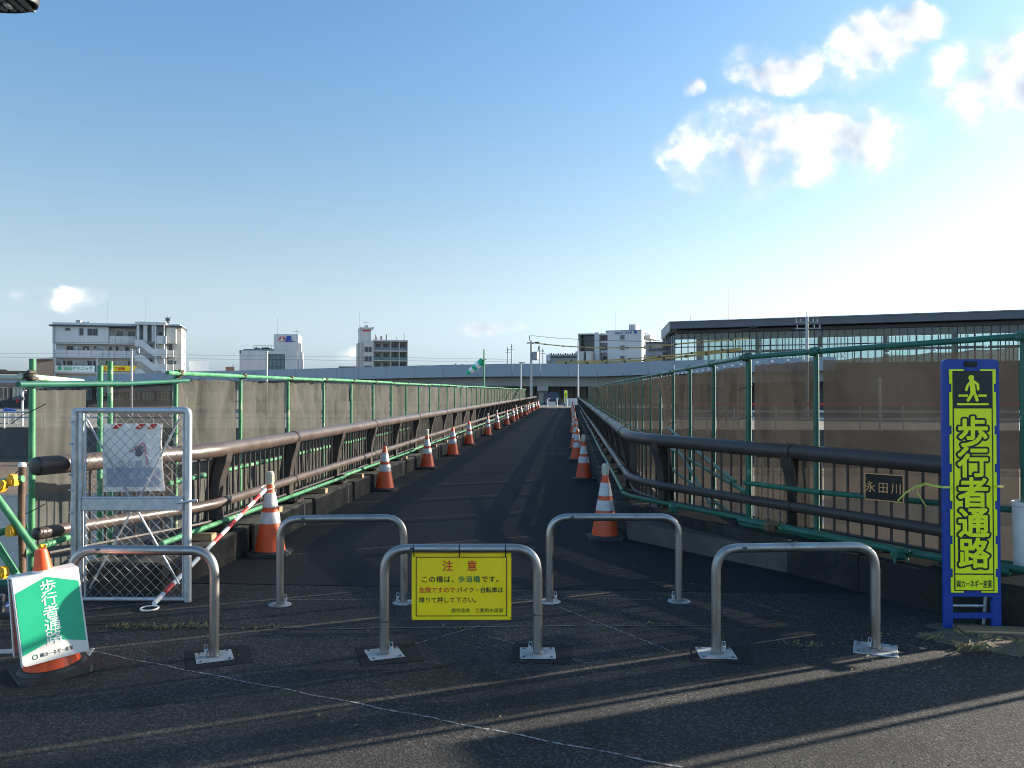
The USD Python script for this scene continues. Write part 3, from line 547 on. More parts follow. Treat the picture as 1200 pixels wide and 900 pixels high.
 "療": "5,20 3,28 18,35 18,47 10,45 5,64 8,66 11,65 16,48 18,48 18,75 52,75 53,77 51,83 54,84 59,84 63,75 96,75 95,68 63,68 61,59 95,59 95,53 89,53 89,51 92,50 92,48 86,42 90,38 96,36 93,30 84,34 84,14 65,14 64,-6 59,-8 48,-8 47,-7 46,-2 57,-2 58,1 58,14 39,14 39,34 30,30 26,34 23,16 20,6 15,-4 10,-8 9,-5 6,-4 6,-2 11,3 15,12 17,26 14,26;75,51 81,46 87,52 75,53;45,20 76,19 77,25 46,26;45,32 76,31 77,36 46,37;49,43 50,42 74,43 66,53 56,53;25,36 27,35 37,41 37,44 31,47 33,51 36,51 40,47 43,47 48,52 47,53 30,53 30,59 53,59 56,68 25,68;74,8 75,11 79,12 94,-3 90,-6 87,-6 87,-4;26,-2 40,12 47,10 41,4 41,2 38,1 32,-6",
 "県": "66,12 67,15 70,17 73,17 91,4 95,0 95,-2 89,-6 79,4;10,21 10,69 17,69 17,28 94,28 94,21 54,21 54,-8 46,-8 46,21;28,80 81,80 81,35 28,35;35,41 72,40 73,48 36,49;35,55 72,54 73,61 36,62;35,68 72,67 73,74 36,75;5,-2 6,1 15,6 26,17 29,17 34,14 29,8 27,8 23,3 21,3 11,-6",
 "禁": "46,48 46,50 51,52 64,67 63,68 50,68 50,74 67,74 68,76 68,84 75,84 75,74 92,74 92,68 78,67 84,58 95,50 92,44 90,44 76,59 75,43 68,42 67,60 51,44 49,44 49,46;7,18 7,24 94,24 94,18 54,18 54,-5 50,-8 43,-9 34,-9 31,-2 45,-2 47,-1 47,18;66,10 67,12 73,14 83,5 85,5 92,-2 92,-4 86,-7 78,2;18,39 83,39 83,33 18,33;4,48 18,61 21,67 20,68 7,68 7,74 24,74 24,84 31,84 31,74 45,74 45,68 32,68 33,65 45,58 46,54 42,51 34,59 31,59 31,42 24,43 23,58 9,43;6,-3 7,-1 16,4 24,12 24,14 31,12 28,6 14,-6 11,-7",
 "立": "5,3 54,3 62,24 68,50 69,52 75,52 77,51 77,47 65,9 63,7 63,3 95,3 95,-4 5,-4;10,65 91,65 91,58 10,58;43,81 44,84 48,85 51,84 55,72 54,68 47,67 46,75;24,47 24,51 27,52 32,51 41,13 40,9 33,8 28,35",
 "者": "4,23 5,26 22,32 42,44 41,45 6,45 5,46 5,52 40,52 40,65 14,65 15,72 40,72 40,84 47,84 47,72 72,72 73,69 79,74 83,81 90,78 85,70 67,53 95,52 94,45 57,45 43,35 82,34 82,-8 75,-8 74,-5 35,-5 34,-8 26,-8 26,26 10,19 7,19 7,21;34,2 73,1 75,3 75,11 35,12;35,28 35,18 75,19 74,28;48,65 48,52 55,52 61,58 63,58 68,64",
 "自": "16,-8 16,70 42,70 45,84 54,83 50,73 50,70 85,70 85,-8 77,-8 76,-3 25,-3 24,-9;24,5 77,4 77,19 24,19;24,27 77,26 77,41 24,41;24,49 77,48 77,63 24,63",
 "行": "39,43 39,50 95,50 95,43 80,43 80,-4 77,-7 57,-8 55,-3 55,-1 71,-1 73,0 73,43;44,78 93,78 93,71 44,71;3,31 3,33 11,38 19,46 30,62 34,62 37,60 34,53 27,45 27,-8 26,-9 19,-9 19,35 17,35 9,26 7,26;7,57 4,63 12,68 26,84 33,82 32,78 10,57",
 "診": "38,52 55,66 64,79 65,84 72,83 71,78 73,74 86,61 97,54 93,48 91,48 85,54 83,54 67,71 65,70 62,64 46,49 42,48;46,-8 43,-2 59,3 73,12 79,18 84,27 90,25 86,16 75,5 66,-1 49,-8;51,14 48,20 51,20 66,30 72,36 75,42 79,42 82,40 77,32 61,18 54,14;45,37 57,45 66,54 67,57 73,55 70,49 62,41 51,33 49,33;4,67 22,67 22,70 15,81 16,83 21,85 28,73 28,71 24,70 23,67 39,67 39,61 4,61;8,27 37,27 37,-2 16,-2 14,-3 14,-7 8,-7;14,5 31,4 31,21 14,21;8,54 36,54 36,48 8,48;8,35 8,41 36,41 36,35",
 "谷": "4,30 6,32 9,32 21,38 30,44 41,54 48,65 51,66 55,63 55,58 58,56 58,54 61,53 67,46 84,35 96,31 96,29 91,23 82,28 79,28 79,-8 78,-9 71,-9 70,-5 31,-5 30,-9 22,-9 22,29 19,29 18,27 8,23;27,33 28,32 72,33 59,45 57,45 50,53 37,40;70,2 71,25 30,25 30,2;59,78 63,82 68,81 80,70 82,70 92,59 89,56 85,55 74,67 72,67 68,72;8,59 9,61 22,69 32,79 33,82 40,80 40,77 24,61 22,61 15,54",
 "路": "4,4 9,6 9,39 15,39 15,6 23,9 23,48 9,49 9,80 41,80 42,54 45,56 52,66 57,76 59,84 67,83 64,74 86,74 89,72 82,55 75,46 75,44 79,40 97,30 93,24 89,24 89,-8 82,-8 81,-5 58,-5 57,-8 50,-8 50,25 44,23 40,28 30,28 30,11 32,10 43,13 44,6 9,-3 5,-3;57,29 58,28 82,29 70,39;57,3 82,2 82,21 57,21;60,65 66,54 70,52 75,57 79,66 61,67;41,49 30,49 30,36 42,35 43,30 56,37 64,45 56,58 47,48 43,51 41,51;16,57 35,56 35,73 16,73",
 "車": "5,6 5,13 46,14 46,22 16,22 16,61 45,61 46,68 8,68 8,75 45,75 46,84 54,84 55,75 92,75 92,68 54,68 55,61 85,61 85,22 54,22 54,14 95,13 95,6 54,6 54,-8 53,-9 46,-9 46,6;54,29 77,28 77,38 54,38;54,45 77,44 77,55 54,55;23,29 46,28 46,38 23,38;23,45 46,44 46,55 23,55",
 "転": "48,-4 47,3 53,10 65,39 64,40 49,40 49,47 96,47 96,40 75,40 73,39 68,24 58,5 60,4 61,5 83,6 84,9 77,23 84,26 93,6 96,-3 95,-7 89,-8 86,0 56,-3 50,-5;53,69 53,76 92,76 92,69;4,9 4,16 23,17 23,24 8,24 8,59 23,59 23,67 6,67 6,74 23,74 23,84 30,84 30,74 47,74 48,73 48,67 30,67 30,59 46,59 46,24 30,24 30,17 48,16 48,9 30,9 30,-8 23,-8 23,9;29,31 40,30 40,39 29,39;29,46 31,44 39,44 40,46 40,53 29,53;14,31 24,30 24,39 14,39;22,44 24,46 24,53 14,53 14,44",
 "通": "4,-2 4,0 11,7 18,12 18,39 4,39 4,46 26,46 26,10 37,3 45,1 97,2 95,-5 85,-5 84,-6 42,-5 33,-2 22,6 19,5 9,-7;36,7 36,59 62,59 62,61 46,67 46,69 49,72 52,72 61,67 66,67 77,74 36,75 36,81 88,81 91,79 91,77 87,73 72,63 79,59 92,59 92,12 91,10 86,7 75,7 74,8 73,13 84,13 85,16 85,24 67,24 67,8 60,8 60,24 44,24 43,7;67,31 85,30 85,39 67,39;67,46 85,45 85,53 67,53;43,31 60,30 60,39 43,39;43,46 60,45 60,53 43,53;7,75 7,77 10,80 13,80 28,66 29,63 23,59 12,72",
 "道": "5,-3 5,0 10,5 19,11 19,41 5,41 5,48 26,48 26,11 31,6 46,1 96,2 94,-5 83,-5 82,-6 42,-5 28,1 24,4 18,3 9,-7;31,65 31,71 47,71 47,74 43,79 42,83 47,85 52,80 55,74 53,73 53,71 69,71 75,81 75,84 79,84 82,83 83,81 78,75 77,71 95,71 95,65 67,65 63,58 64,56 86,56 86,9 38,9 38,56 55,56 57,60 57,64;45,16 78,15 79,22 46,23;45,43 78,42 79,49 46,50;45,35 47,28 78,28 79,36 47,37;7,76 9,79 13,80 23,70 27,64 22,60 20,60 17,66",
 "部": "63,-8 63,79 91,79 95,75 84,51 83,45 88,40 93,29 94,23 93,13 87,7 74,6 73,13 83,13 86,16 87,21 86,29 83,36 75,44 85,71 69,72 69,-8;5,45 20,45 17,58 14,62 15,64 19,64 19,66 8,66 8,73 28,73 25,83 32,85 36,73 55,73 55,66 47,66 47,64 50,64 50,60 44,46 57,45 57,38 5,38;21,65 27,50 27,47 24,47 24,45 36,45 41,56 43,66 22,66;11,29 53,29 53,-7 45,-7 44,-3 19,-3 18,-8 11,-8;18,5 45,4 45,22 18,22",
 "里": "5,-5 5,2 46,3 46,16 12,16 12,23 46,24 46,35 15,35 15,80 86,80 86,35 54,35 54,24 89,23 89,16 54,16 54,3 95,2 95,-5;54,43 78,42 78,55 54,55;54,62 78,61 78,73 54,73;23,43 47,42 47,55 23,55;23,62 47,61 47,73 23,73",
 "間": "54,80 92,80 92,0 90,-6 86,-8 71,-9 68,-3 68,-1 82,-1 84,0 84,45 55,45 54,46;61,52 84,51 84,60 61,60;61,67 63,65 84,65 84,74 61,74;31,38 68,38 68,1 39,1 38,-4 31,-4;38,8 62,7 62,17 38,17;38,24 62,23 62,32 38,32;9,80 45,80 45,45 16,45 16,-9 9,-9;16,52 38,51 38,60 16,60;17,74 16,67 17,65 38,65 38,74",
 "降": "35,43 37,45 50,48 60,53 52,64 42,56 37,60 37,62 53,76 57,84 65,83 62,76 88,75 88,72 84,65 73,54 81,49 96,45 93,39 82,41 67,49 53,42 41,38 38,38;56,68 66,58 77,67 77,69 57,70;38,7 43,24 50,24 48,17 48,14 64,15 64,27 41,27 41,34 64,34 64,42 72,42 72,34 91,34 91,27 72,27 72,14 94,14 94,7 72,7 72,-8 64,-8 64,7;8,80 33,80 37,77 30,59 26,52 35,38 36,25 32,17 26,15 19,15 17,22 26,22 29,26 28,38 25,44 19,50 27,69 27,72 14,73 14,-8 8,-8",
 "険": "33,-4 51,5 57,11 60,17 59,19 40,19 40,45 62,46 62,54 46,54 45,58 37,54 34,60 51,71 57,77 61,84 69,84 74,79 74,77 76,77 82,70 89,65 97,62 97,59 94,55 87,58 86,54 69,53 69,45 91,45 91,19 73,19 72,18 80,6 97,-3 93,-9 83,-5 73,3 66,13 62,6 56,0 48,-5 36,-9 35,-5;69,26 84,25 85,27 85,39 69,39;49,61 50,60 83,61 77,65 66,77;47,26 62,25 62,39 47,39;8,80 34,80 37,78 37,74 27,50 35,39 37,25 35,19 29,15 20,15 18,20 18,22 23,21 28,22 30,27 30,32 28,39 20,48 28,72 15,73 15,-8 8,-8",
 "駅": "9,80 46,80 46,74 31,73 31,65 44,65 44,59 31,58 31,50 44,50 44,44 31,43 31,34 47,34 44,-3 49,5 53,23 54,80 93,80 93,39 77,38 79,25 83,14 89,4 95,-2 97,-2 92,-9 84,-2 76,12 69,39 61,39 59,15 55,1 51,-7 48,-8 43,-4 39,-8 27,-8 25,-2 36,-2 38,2 39,10 38,11 35,10 34,16 30,23 34,24 37,16 39,16 40,27 9,28;86,72 61,73 61,46 86,46;15,35 25,34 25,44 15,44;15,51 25,50 25,59 15,59;16,74 15,65 25,65 25,74;23,19 24,22 27,22 31,6 26,5 26,10;16,17 15,20 19,21 21,9 20,2 17,2;3,-1 7,10 8,23 13,22 11,5 8,-3",
 "鹿": "60,31 67,31 68,19 76,21 85,26 88,26 92,22 86,18 68,13 67,11 67,1 70,-1 86,-1 89,2 89,10 95,8 95,0 92,-6 90,-7 65,-7 61,-5 60,-3;3,-4 7,3 11,19 12,75 13,76 48,76 49,78 47,83 52,85 55,84 59,76 94,76 94,69 67,68 67,58 92,58 92,34 19,34 18,17 12,-4 10,-8;84,40 85,52 67,52 67,40;43,41 60,40 60,52 43,52;43,59 60,58 60,69 43,69;20,41 36,40 36,52 20,52;20,59 36,58 36,69 20,69;25,-8 23,-2 27,2 27,31 34,31 34,23 35,21 55,21 55,15 34,15 34,2 36,0 55,3 56,-3 28,-8",
}



def glyph(c):
    shape = Polygon()
    for ring in GLYPHS[c].split(";"):
        shape = shape.symmetric_difference(Polygon([tuple(map(int, q.split(","))) for q in ring.split()]).buffer(0))
    return shape


def write(text, h, x=0.0, z=0.0, sx=1.0, bold=0.0, pitch=None, down=False, align="left"):
    """Letters as one flat shape in (x, z). h: em height. down: written top to bottom."""
    pitch = pitch or h * sx
    out = []
    for i, c in enumerate(text):
        if c == " ": continue
        g = glyph(c)
        if bold: g = g.buffer(bold * 100)
        g = affinity.scale(affinity.translate(g, 0, 12), sx * h / 100, h / 100, origin=(0, 0))
        out.append(affinity.translate(g, x, z - i * pitch) if down else affinity.translate(g, x + i * pitch, z))
    s = unary_union(out)
    if align == "centre": s = affinity.translate(s, -(len(text) * pitch) / 2, 0)
    return s


def latin(text, h, x, y, z, depth=.02, bold=True):
    m = meshkit.text_mesh(text, h, depth, bold)
    v = m.vertices.copy()
    m.vertices = np.stack([v[:, 0] + x, y - v[:, 2], v[:, 1] + z], 1)
    return m


ORDW = ("first", "second", "third", "fourth")

# ------------------------------------------------------------------ the setting: ground, water, banks
def near_edge(x):
    return 6.62


solo("road", sheet(np.linspace(-7.0, 40, 95), np.linspace(-40, 6.60, 94), lambda X, Y: 0 * X + .0 * Y), M["asphalt"],
     "grey asphalt road in the foreground before the bridge", "road", kind="structure", smooth=None)
solo("bridge_deck", slab(Polygon([(-3.12, 6.64), (2.45, 6.64), (1.2, 8.7), (.75, 9.6), (.60, 10.6), (.60, 80.5), (-3.12, 80.5)]), -.55, 0.0), M["deck"], "dark asphalt walkway running along the footbridge", "deck", kind="structure", smooth=None)
solo("deck_joint", bb(-3.12, 2.4, 6.602, 6.638, -.3, -.006), M["rubber"], "dark expansion joint across the start of the bridge deck", "joint", kind="structure", smooth=None)
solo("water", sheet(np.linspace(-400, 400, 41), np.linspace(5.5, 60, 12), lambda X, Y: 0 * X - 4.2), M["water"], "blue grey river water below the footbridge", "water", kind="structure", smooth=None)
solo("river_bank", sheet(np.linspace(-400, 400, 161), np.linspace(38, 62.5, 14),
     lambda X, Y: -4.5 + np.clip((Y - 40) / 20, 0, 1) * .75 + .25 * meshkit.fbm(np.stack([X * .15, Y * .2, 0 * X], -1), 4) * np.clip((Y - 38) / 4, 0, 1)), M["mud"],
     "brown mud bank at the foot of the far river wall", "bank", kind="structure", smooth=True)
solo("river_wall", bb(-400, 400, 62, 62.6, -6, -1.25), M["revetment"], "dark concrete river wall on the far bank", "river wall", kind="structure", smooth=None)
solo("near_river_wall", cat([bb(-400, -7.0, 5.2, 5.6, -6, -.02), bb(-7.0, -3.13, 6.15, 6.6, -6, -.02), bb(.61, 40, 8.9, 9.3, -6, -.02), bb(-7.4, -7.0, 5.2, 6.6, -6, -.02)]), M["revetment"],
     "concrete wall holding up the near river bank", "river wall", kind="structure", smooth=None)
solo("ground", cat([sheet(np.linspace(-3000, 3000, 61), np.array([62.6, 80, 120, 200, 400, 1000, 3000]), lambda X, Y: 0 * X - 1.25),
                    sheet(np.array([-3000, -400, -7.0]), np.array([-3000, -40, 5.2]), lambda X, Y: 0 * X - .03), sheet(np.array([40., 400, 3000]), np.array([-3000, -40, 8.9]), lambda X, Y: 0 * X - .03),
                    sheet(np.array([-7., 40]), np.array([-3000., -40]), lambda X, Y: 0 * X - .03)]), M["terrace"],
     "level ground of the banks reaching to the horizon", "ground", kind="structure", smooth=None)
solo("far_approach", bb(-9, 9, 80.5, 112, -1.5, -.004), M["terrace"], "paved landing at the far end of the footbridge", "pavement", kind="structure", smooth=None)
solo("apron", slab(Polygon([(.62, 9.2), (.62, 8.9), (2.4, 6.75), (3.2, 5.75), (3.6, 5.5), (12, 5.5), (12, 8.88), (3, 8.88)]), -.4, .19), M["apron"],
     "bare concrete apron behind the flared kerb on the right", "pavement", kind="structure", smooth=None)
solo("verge", sheet(np.linspace(2.05, 6.5, 60), np.linspace(4.95, 5.85, 22),
     lambda X, Y: -.012 + .028 * np.clip(1 - ((Y - 5.5) / .42) ** 2, -1, 1) * np.clip((X - 2.05) / .5, 0, 1) + .02 * (meshkit.fbm(np.stack([X * 6, Y * 6, 0 * X], -1), 4) - .5)), M["soil"],
     "strip of gravel and soil at the foot of the tall blue sign", "verge", kind="structure", smooth=True)
solo("bank_path", bb(-12, -4.6, 5.62, 6.14, -.6, .03), M["concrete"], "pale concrete ledge along the river edge at the left", "ledge", kind="structure", smooth=None)

for k, yy in enumerate((21.0, 35.5, 50.0, 64.5)):
    solo("deck_seam", bb(-3.10, .46, yy, yy + .07, -.02, .003), M["apron"], ORDW[k] + " pale seam across the bridge deck, counted from the near end", "seam", kind="structure", smooth=None)
# kerbs: cast blocks with shadowed recesses between them
KL = thing("left_bridge_kerb", "low stained concrete kerb along the left side of the bridge deck", "kerb", kind="structure")
y = 6.16
k = 0
while y < 80:
    L = 1.75 if k % 2 == 0 else 1.9
    y1 = min(y + L, 80.4)
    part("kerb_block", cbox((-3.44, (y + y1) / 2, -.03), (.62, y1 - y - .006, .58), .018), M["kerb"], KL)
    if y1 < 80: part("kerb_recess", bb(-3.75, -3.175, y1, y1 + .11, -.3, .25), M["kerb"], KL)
    y = y1 + .11
    k += 1
KR_LINE = [np.array(q, float) for q in fillet([(.47, 80.4), (.47, 9.75), (2.6, 6.17), (3.10, 5.66)], 1.6, 8)]
KR = thing("right_bridge_kerb", "stained concrete kerb on the right that flares out towards the blue sign", "kerb", kind="structure")


def offset_line(line, d):
    """Line moved d to the side away from the road (to the right of the downward run is -)."""
    p, out = np.asarray(line, float), []
    t = np.diff(p, axis=0); t /= np.linalg.norm(t, axis=1, keepdims=True)
    tv = np.vstack([t[:1], t[:-1] + t[1:], t[-1:]]); tv /= np.linalg.norm(tv, axis=1, keepdims=True)
    nrm = np.stack([-tv[:, 1], tv[:, 0]], 1)
    return p + nrm * d


def strip(line, a, b, s0, s1):
    """Outline between two offsets of a line and two arc lengths."""
    ls = LineString(line)
    seg = shapely.ops.substring(ls, s0, s1)
    c = np.asarray(seg.coords)
    return Polygon(np.vstack([offset_line(c, a), offset_line(c, b)[::-1]])).buffer(0)


total = LineString(KR_LINE).length
s, k = 0.0, 0
while s < total - .3:
    s1 = min(s + 1.85, total)
    if total - s1 < .5: s1 = total
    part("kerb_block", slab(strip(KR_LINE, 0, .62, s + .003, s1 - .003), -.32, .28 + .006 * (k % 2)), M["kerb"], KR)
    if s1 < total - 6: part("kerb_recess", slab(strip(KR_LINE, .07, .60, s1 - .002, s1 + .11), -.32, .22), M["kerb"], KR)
    s = s1 + (.11 if s1 < total - 6 else 0)
    k += 1

# ------------------------------------------------------------------ the two railings
TOPZ, LOWZ, RT, RL = 1.03, .535, .070, .047


def railing(name, label, line, s_posts, out, mat_post, baluster_from, baluster_n=150):
    """line: plan of the rails from the near end. out: +1 when the river lies to the left of the run, else -1."""
    t = thing(name, label, "railing", kind=None)
    ls = LineString(line)
    L = ls.length
    joints = list(s_posts)
    edges = [0.0] + [s for s in joints[1::2] if s < L - 1] + [L]
    for a, b in zip(edges[:-1], edges[1:]):
        seg = [np.array([*c, 0]) for c in shapely.ops.substring(ls, a, b).coords]
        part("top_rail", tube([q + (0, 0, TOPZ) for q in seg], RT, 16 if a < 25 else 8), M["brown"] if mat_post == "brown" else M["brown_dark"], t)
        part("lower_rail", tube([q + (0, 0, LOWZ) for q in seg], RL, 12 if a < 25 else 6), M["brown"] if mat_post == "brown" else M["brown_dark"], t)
        if a > 0:
            p, d = along(line, a)
            d3 = np.array([*d, 0]) * .035
            part("rail_sleeve", cat([tube([np.array([*p, TOPZ]) - d3, np.array([*p, TOPZ]) + d3], RT + .007, 16), tube([np.array([*p, LOWZ]) - d3 * .7, np.array([*p, LOWZ]) + d3 * .7], RL + .006, 12)]), M["brown_dark"], t)
    for s in joints:
        p, d = along(line, s)
        n = np.array([-d[1], d[0]]) * out
        prof = Polygon([(.035, .0), (.155, .0), (.165, .12), (.145, .45), (.105, .75), (.06, .93), (-.05, .93), (-.035, .82), (.015, .62), (.045, .35)])   # (river side, height above kerb)
        web = extr(prof, .075)
        v = web.vertices - (0, 0, .0375)
        fl = extr(LineString([(.035, 0), (.045, .35), (.015, .62), (-.035, .82), (-.05, .93)]).buffer(.010, cap_style=2), .13)
        vf = fl.vertices - (0, 0, .065)
        bk = extr(LineString([(.155, 0), (.165, .12), (.145, .45), (.105, .75), (.06, .93)]).buffer(.010, cap_style=2), .13)
        vb = bk.vertices - (0, 0, .065)
        for mm, vv in ((web, v), (fl, vf), (bk, vb)):
            mm.vertices = np.stack([p[0] + n[0] * vv[:, 0] + d[0] * vv[:, 2], p[1] + n[1] * vv[:, 0] + d[1] * vv[:, 2], .27 + vv[:, 1] * .78], 1)
        body = cat([web, fl, bk])
        path = part("post", body, M["brown_dark"], t)
        if s < 22:
            bp = p + n * .07
            part("base_bracket", cat([bx((bp[0], bp[1], .285), (.26, .30, .02), math.atan2(d[1], d[0]))] + [turn(lathe([(.014, 0), (.014, .03)], 6), 0, (bp[0] + sx * d[0] * .1 + n[0] * sy * .11, bp[1] + sx * d[1] * .1 + n[1] * sy * .11, .295)) for sx in (-1, 1) for sy in (-1, 1)]), M["brown_dark"], path)
    # bars between the rails
    bars, rest, s = [], [], baluster_from
    while s < L - .2:
        if min(abs(s - j) for j in joints) > .09:
            p, d = along(line, s)
            n = np.array([-d[1], d[0]]) * out
            q = p + n * .075
            if len(bars) < baluster_n:
                bars.append(1)
                part("baluster", rod((q[0], q[1], .36), (q[0], q[1], TOPZ - .045), .0115, 6 if s < 12 else 4), M["brown_dark"], t)
            else:
                rest.append(rod((q[0], q[1], .36), (q[0], q[1], TOPZ - .045), .0115, 3))
        s += .142
    if rest: part("far_balusters", cat(rest), M["brown_dark"], t, kind="stuff", smooth=None)
    lo = offset_line(np.asarray(shapely.ops.substring(ls, .15, L).coords), .075 * out)
    part("bottom_bar", tube([np.array([*q, .36]) for q in lo], .015, 6), M["brown_dark"], t)
    # closed rounded ends at the near end
    p, d = along(line, 0)
    for z, r in ((TOPZ, RT), (LOWZ, RL)):
        cap = lathe([(r, 0), (r * .92, r * .3), (r * .6, r * .5), (0.004, r * .55)], 16)
        part("end_cap", turn(cap, math.atan2(-d[1], -d[0]), (p[0], p[1], z), ry=math.pi / 2), M["brown_dark"], t)
    return t


LL = [np.array(q) for q in fillet([(-3.90, 5.82), (-3.28, 7.45), (-3.28, 80.0)], 1.2, 8)]
lposts = [1.95 + 2.0 * i for i in range(36)]
railing("left_railing", "brown steel pipe railing along the left side of the bridge", LL, lposts, +1, "brown", .5)
RR = [np.array(q) for q in fillet([(2.90, 6.22), (.72, 9.75), (.70, 80.0)], 2.6, 10)]
rposts = [.12] + [1.72 + 1.95 * i for i in range(37)]
railing("right_railing", "dark brown steel pipe railing along the right side of the bridge", RR, rposts, -1, "dark", .3)

# ------------------------------------------------------------------ scaffold fences hung with netting
def net(a, b, z0a, z1a, z1b, amp, nx=12, nz=8, seed=0, off=(0, 0)):
    a, b = np.array(a) + off, np.array(b) + off
    d = b - a; L = np.linalg.norm(d); d = d / L
    n = np.array([-d[1], d[0]])
    u, w = np.linspace(0, 1, nx), np.linspace(0, 1, nz)
    U, W = np.meshgrid(u, w)
    top = z1a + (z1b - z1a) * U
    Z = z0a + (top - z0a) * W
    q = np.stack([U * L * 1.6 + seed * 3.7, Z * .9, 0 * U + seed], -1)
    wr = (meshkit.fbm(q, 3, seed) - .5) * amp
    r_ = np.random.default_rng(seed + 11)
    for _ in range(8):                       # pulled folds running down from the ties
        c0, sl, wd = r_.uniform(0, 1), r_.uniform(-.9, .9), r_.uniform(.04, .10)
        e = np.abs(U - c0 - sl * (1 - W)) / wd
        wr = wr + r_.uniform(.25, .8) * amp * .55 * np.maximum(0, 1 - e) * np.clip(W * 1.3 - r_.uniform(0, .5), 0, 1)
    wr = wr * np.clip(np.minimum(U, 1 - U) * 8, .15, 1)
    Z = Z - .012 * W ** 6 * np.abs(np.sin(U * math.pi * 5))          # the hem sags between its ties
    v = np.stack([a[0] + d[0] * U * L + n[0] * wr, a[1] + d[1] * U * L + n[1] * wr, Z], -1).reshape(-1, 3)
    f = []
    for j in range(nz - 1):
        for i in range(nx - 1):
            c = j * nx + i
            f += [(c, c + 1, c + nx + 1), (c, c + nx + 1, c + nx)]
    return trimesh.Trimesh(v, f, process=False)


def coupler(p, mats="clamp", s=1.0):
    return cat([cbox(p, (.10 * s, .10 * s, .085 * s), .02), cbox((p[0] + .04 * s, p[1] - .03 * s, p[2] + .03 * s), (.03, .12 * s, .03), .008)])


FT = 1.775      # height of the left fence's top pipe
fl = thing("left_scaffold_fence", "green scaffold pipe fence hung with grey netting left of the bridge", "fence")
FX = -4.30
ys = [6.35, 7.31, 8.77] + [10.55 + 1.83 * i for i in range(39)]
for i, yy in enumerate(ys):
    top = 1.815 if i else 1.84
    part("post", rod((FX, yy, -1.2), (FX, yy, top), .0243, 12 if i < 8 else 6), M["green"], fl)
    if i > 1 and i < 16: part("clamp", coupler((FX + .04, yy, FT), s=.8), M["clamp"], fl)
part("post", rod((FX + .01, 7.46, -.6), (FX + .01, 7.46, 1.86), .0243, 12), M["green"], fl, label="pale topped double post left of the gate")
for a in range(0, 39, 3):
    y0, y1 = ys[2] - .25 + a * 1.83, min(ys[2] - .25 + (a + 3) * 1.83, 80.2)
    part("top_pipe", rod((FX + .05, y0 - .04, FT + .012 * (a % 2)), (FX + .05, y1, FT + .012 * (a % 2)), .0243, 10), M["green"], fl)
    part("middle_pipe", rod((FX + .05, y0, .60), (FX + .05, y1 - .02, .60), .0243, 8), M["green"], fl)
for i in range(2, len(ys) - 1):
    near = i < 9
    part("netting", net((FX, ys[i] + .03), (FX, ys[i + 1] - .03), -.35, FT - .05, FT - .05, .17, 40 if near else 9, 16 if near else 6, i, (-.03, 0)), M["net_left"], fl, smooth=True)
part("netting", net((FX, 6.40), (FX, 7.14), -.7, 1.60, 1.60, .06, 30, 20, 90, (-.03, 0)), M["net_left"], fl, label="loose netting between the two nearest posts", smooth=True)
part("netting", net((FX, 7.50), (FX, 8.74), -.6, 1.66, 1.70, .05, 12, 12, 91, (-.03, 0)), M["net_black"], fl, label="black see-through netting behind the gate", smooth=True)
part("cross_pipe", rod((FX + .055, 6.10, 1.632), (FX + .055, 7.55, 1.655), .0243, 12), M["green_dark"], fl, label="dark green pipe with a capped end")
part("cross_pipe", rod((FX + .055, 7.45, 1.645), (FX + .055, 8.95, 1.70), .022, 12), M["green_dark"], fl)
part("cross_pipe", rod((FX - 3.0, 6.20, 1.745), (FX - .055, 6.38, 1.69), .0243, 12), M["bare_pipe"], fl, label="bare weathered pipe running out to the left")
part("cross_pipe", rod((FX - .055, 6.28, 1.70), (FX - .055, 7.12, 1.665), .0243, 12), M["bare_pipe"], fl, label="bare weathered pipe above the netting")
for q in ((FX, 6.35, 1.66), (FX, 6.32, 1.71), (FX, 7.2, 1.64), (FX, 8.8, 1.72)):
    part("clamp", coupler(q, s=.75), M["clamp"], fl)
for i, z in enumerate((.62, 1.0, 1.42)):
    part("wire_tie", tube([(FX - .14, 6.30, z - .10), (FX - .03, 6.30, z - .02), (FX + .03, 6.33, z + .01), (FX + .11, 6.36, z + .06)], .004, 5), M["wire"], fl)
# rows of ties along the top hem
for i in range(2, 9):
    for kk in range(5):
        yy = ys[i] + .2 + kk * .36
        part("tie", tube([(FX + .05, yy, FT + .03), (FX - .03, yy + .01, FT - .02), (FX + .06, yy + .02, FT - .05), (FX + .08, yy + .03, FT - .10)], .0035, 4), M["wire"], fl)

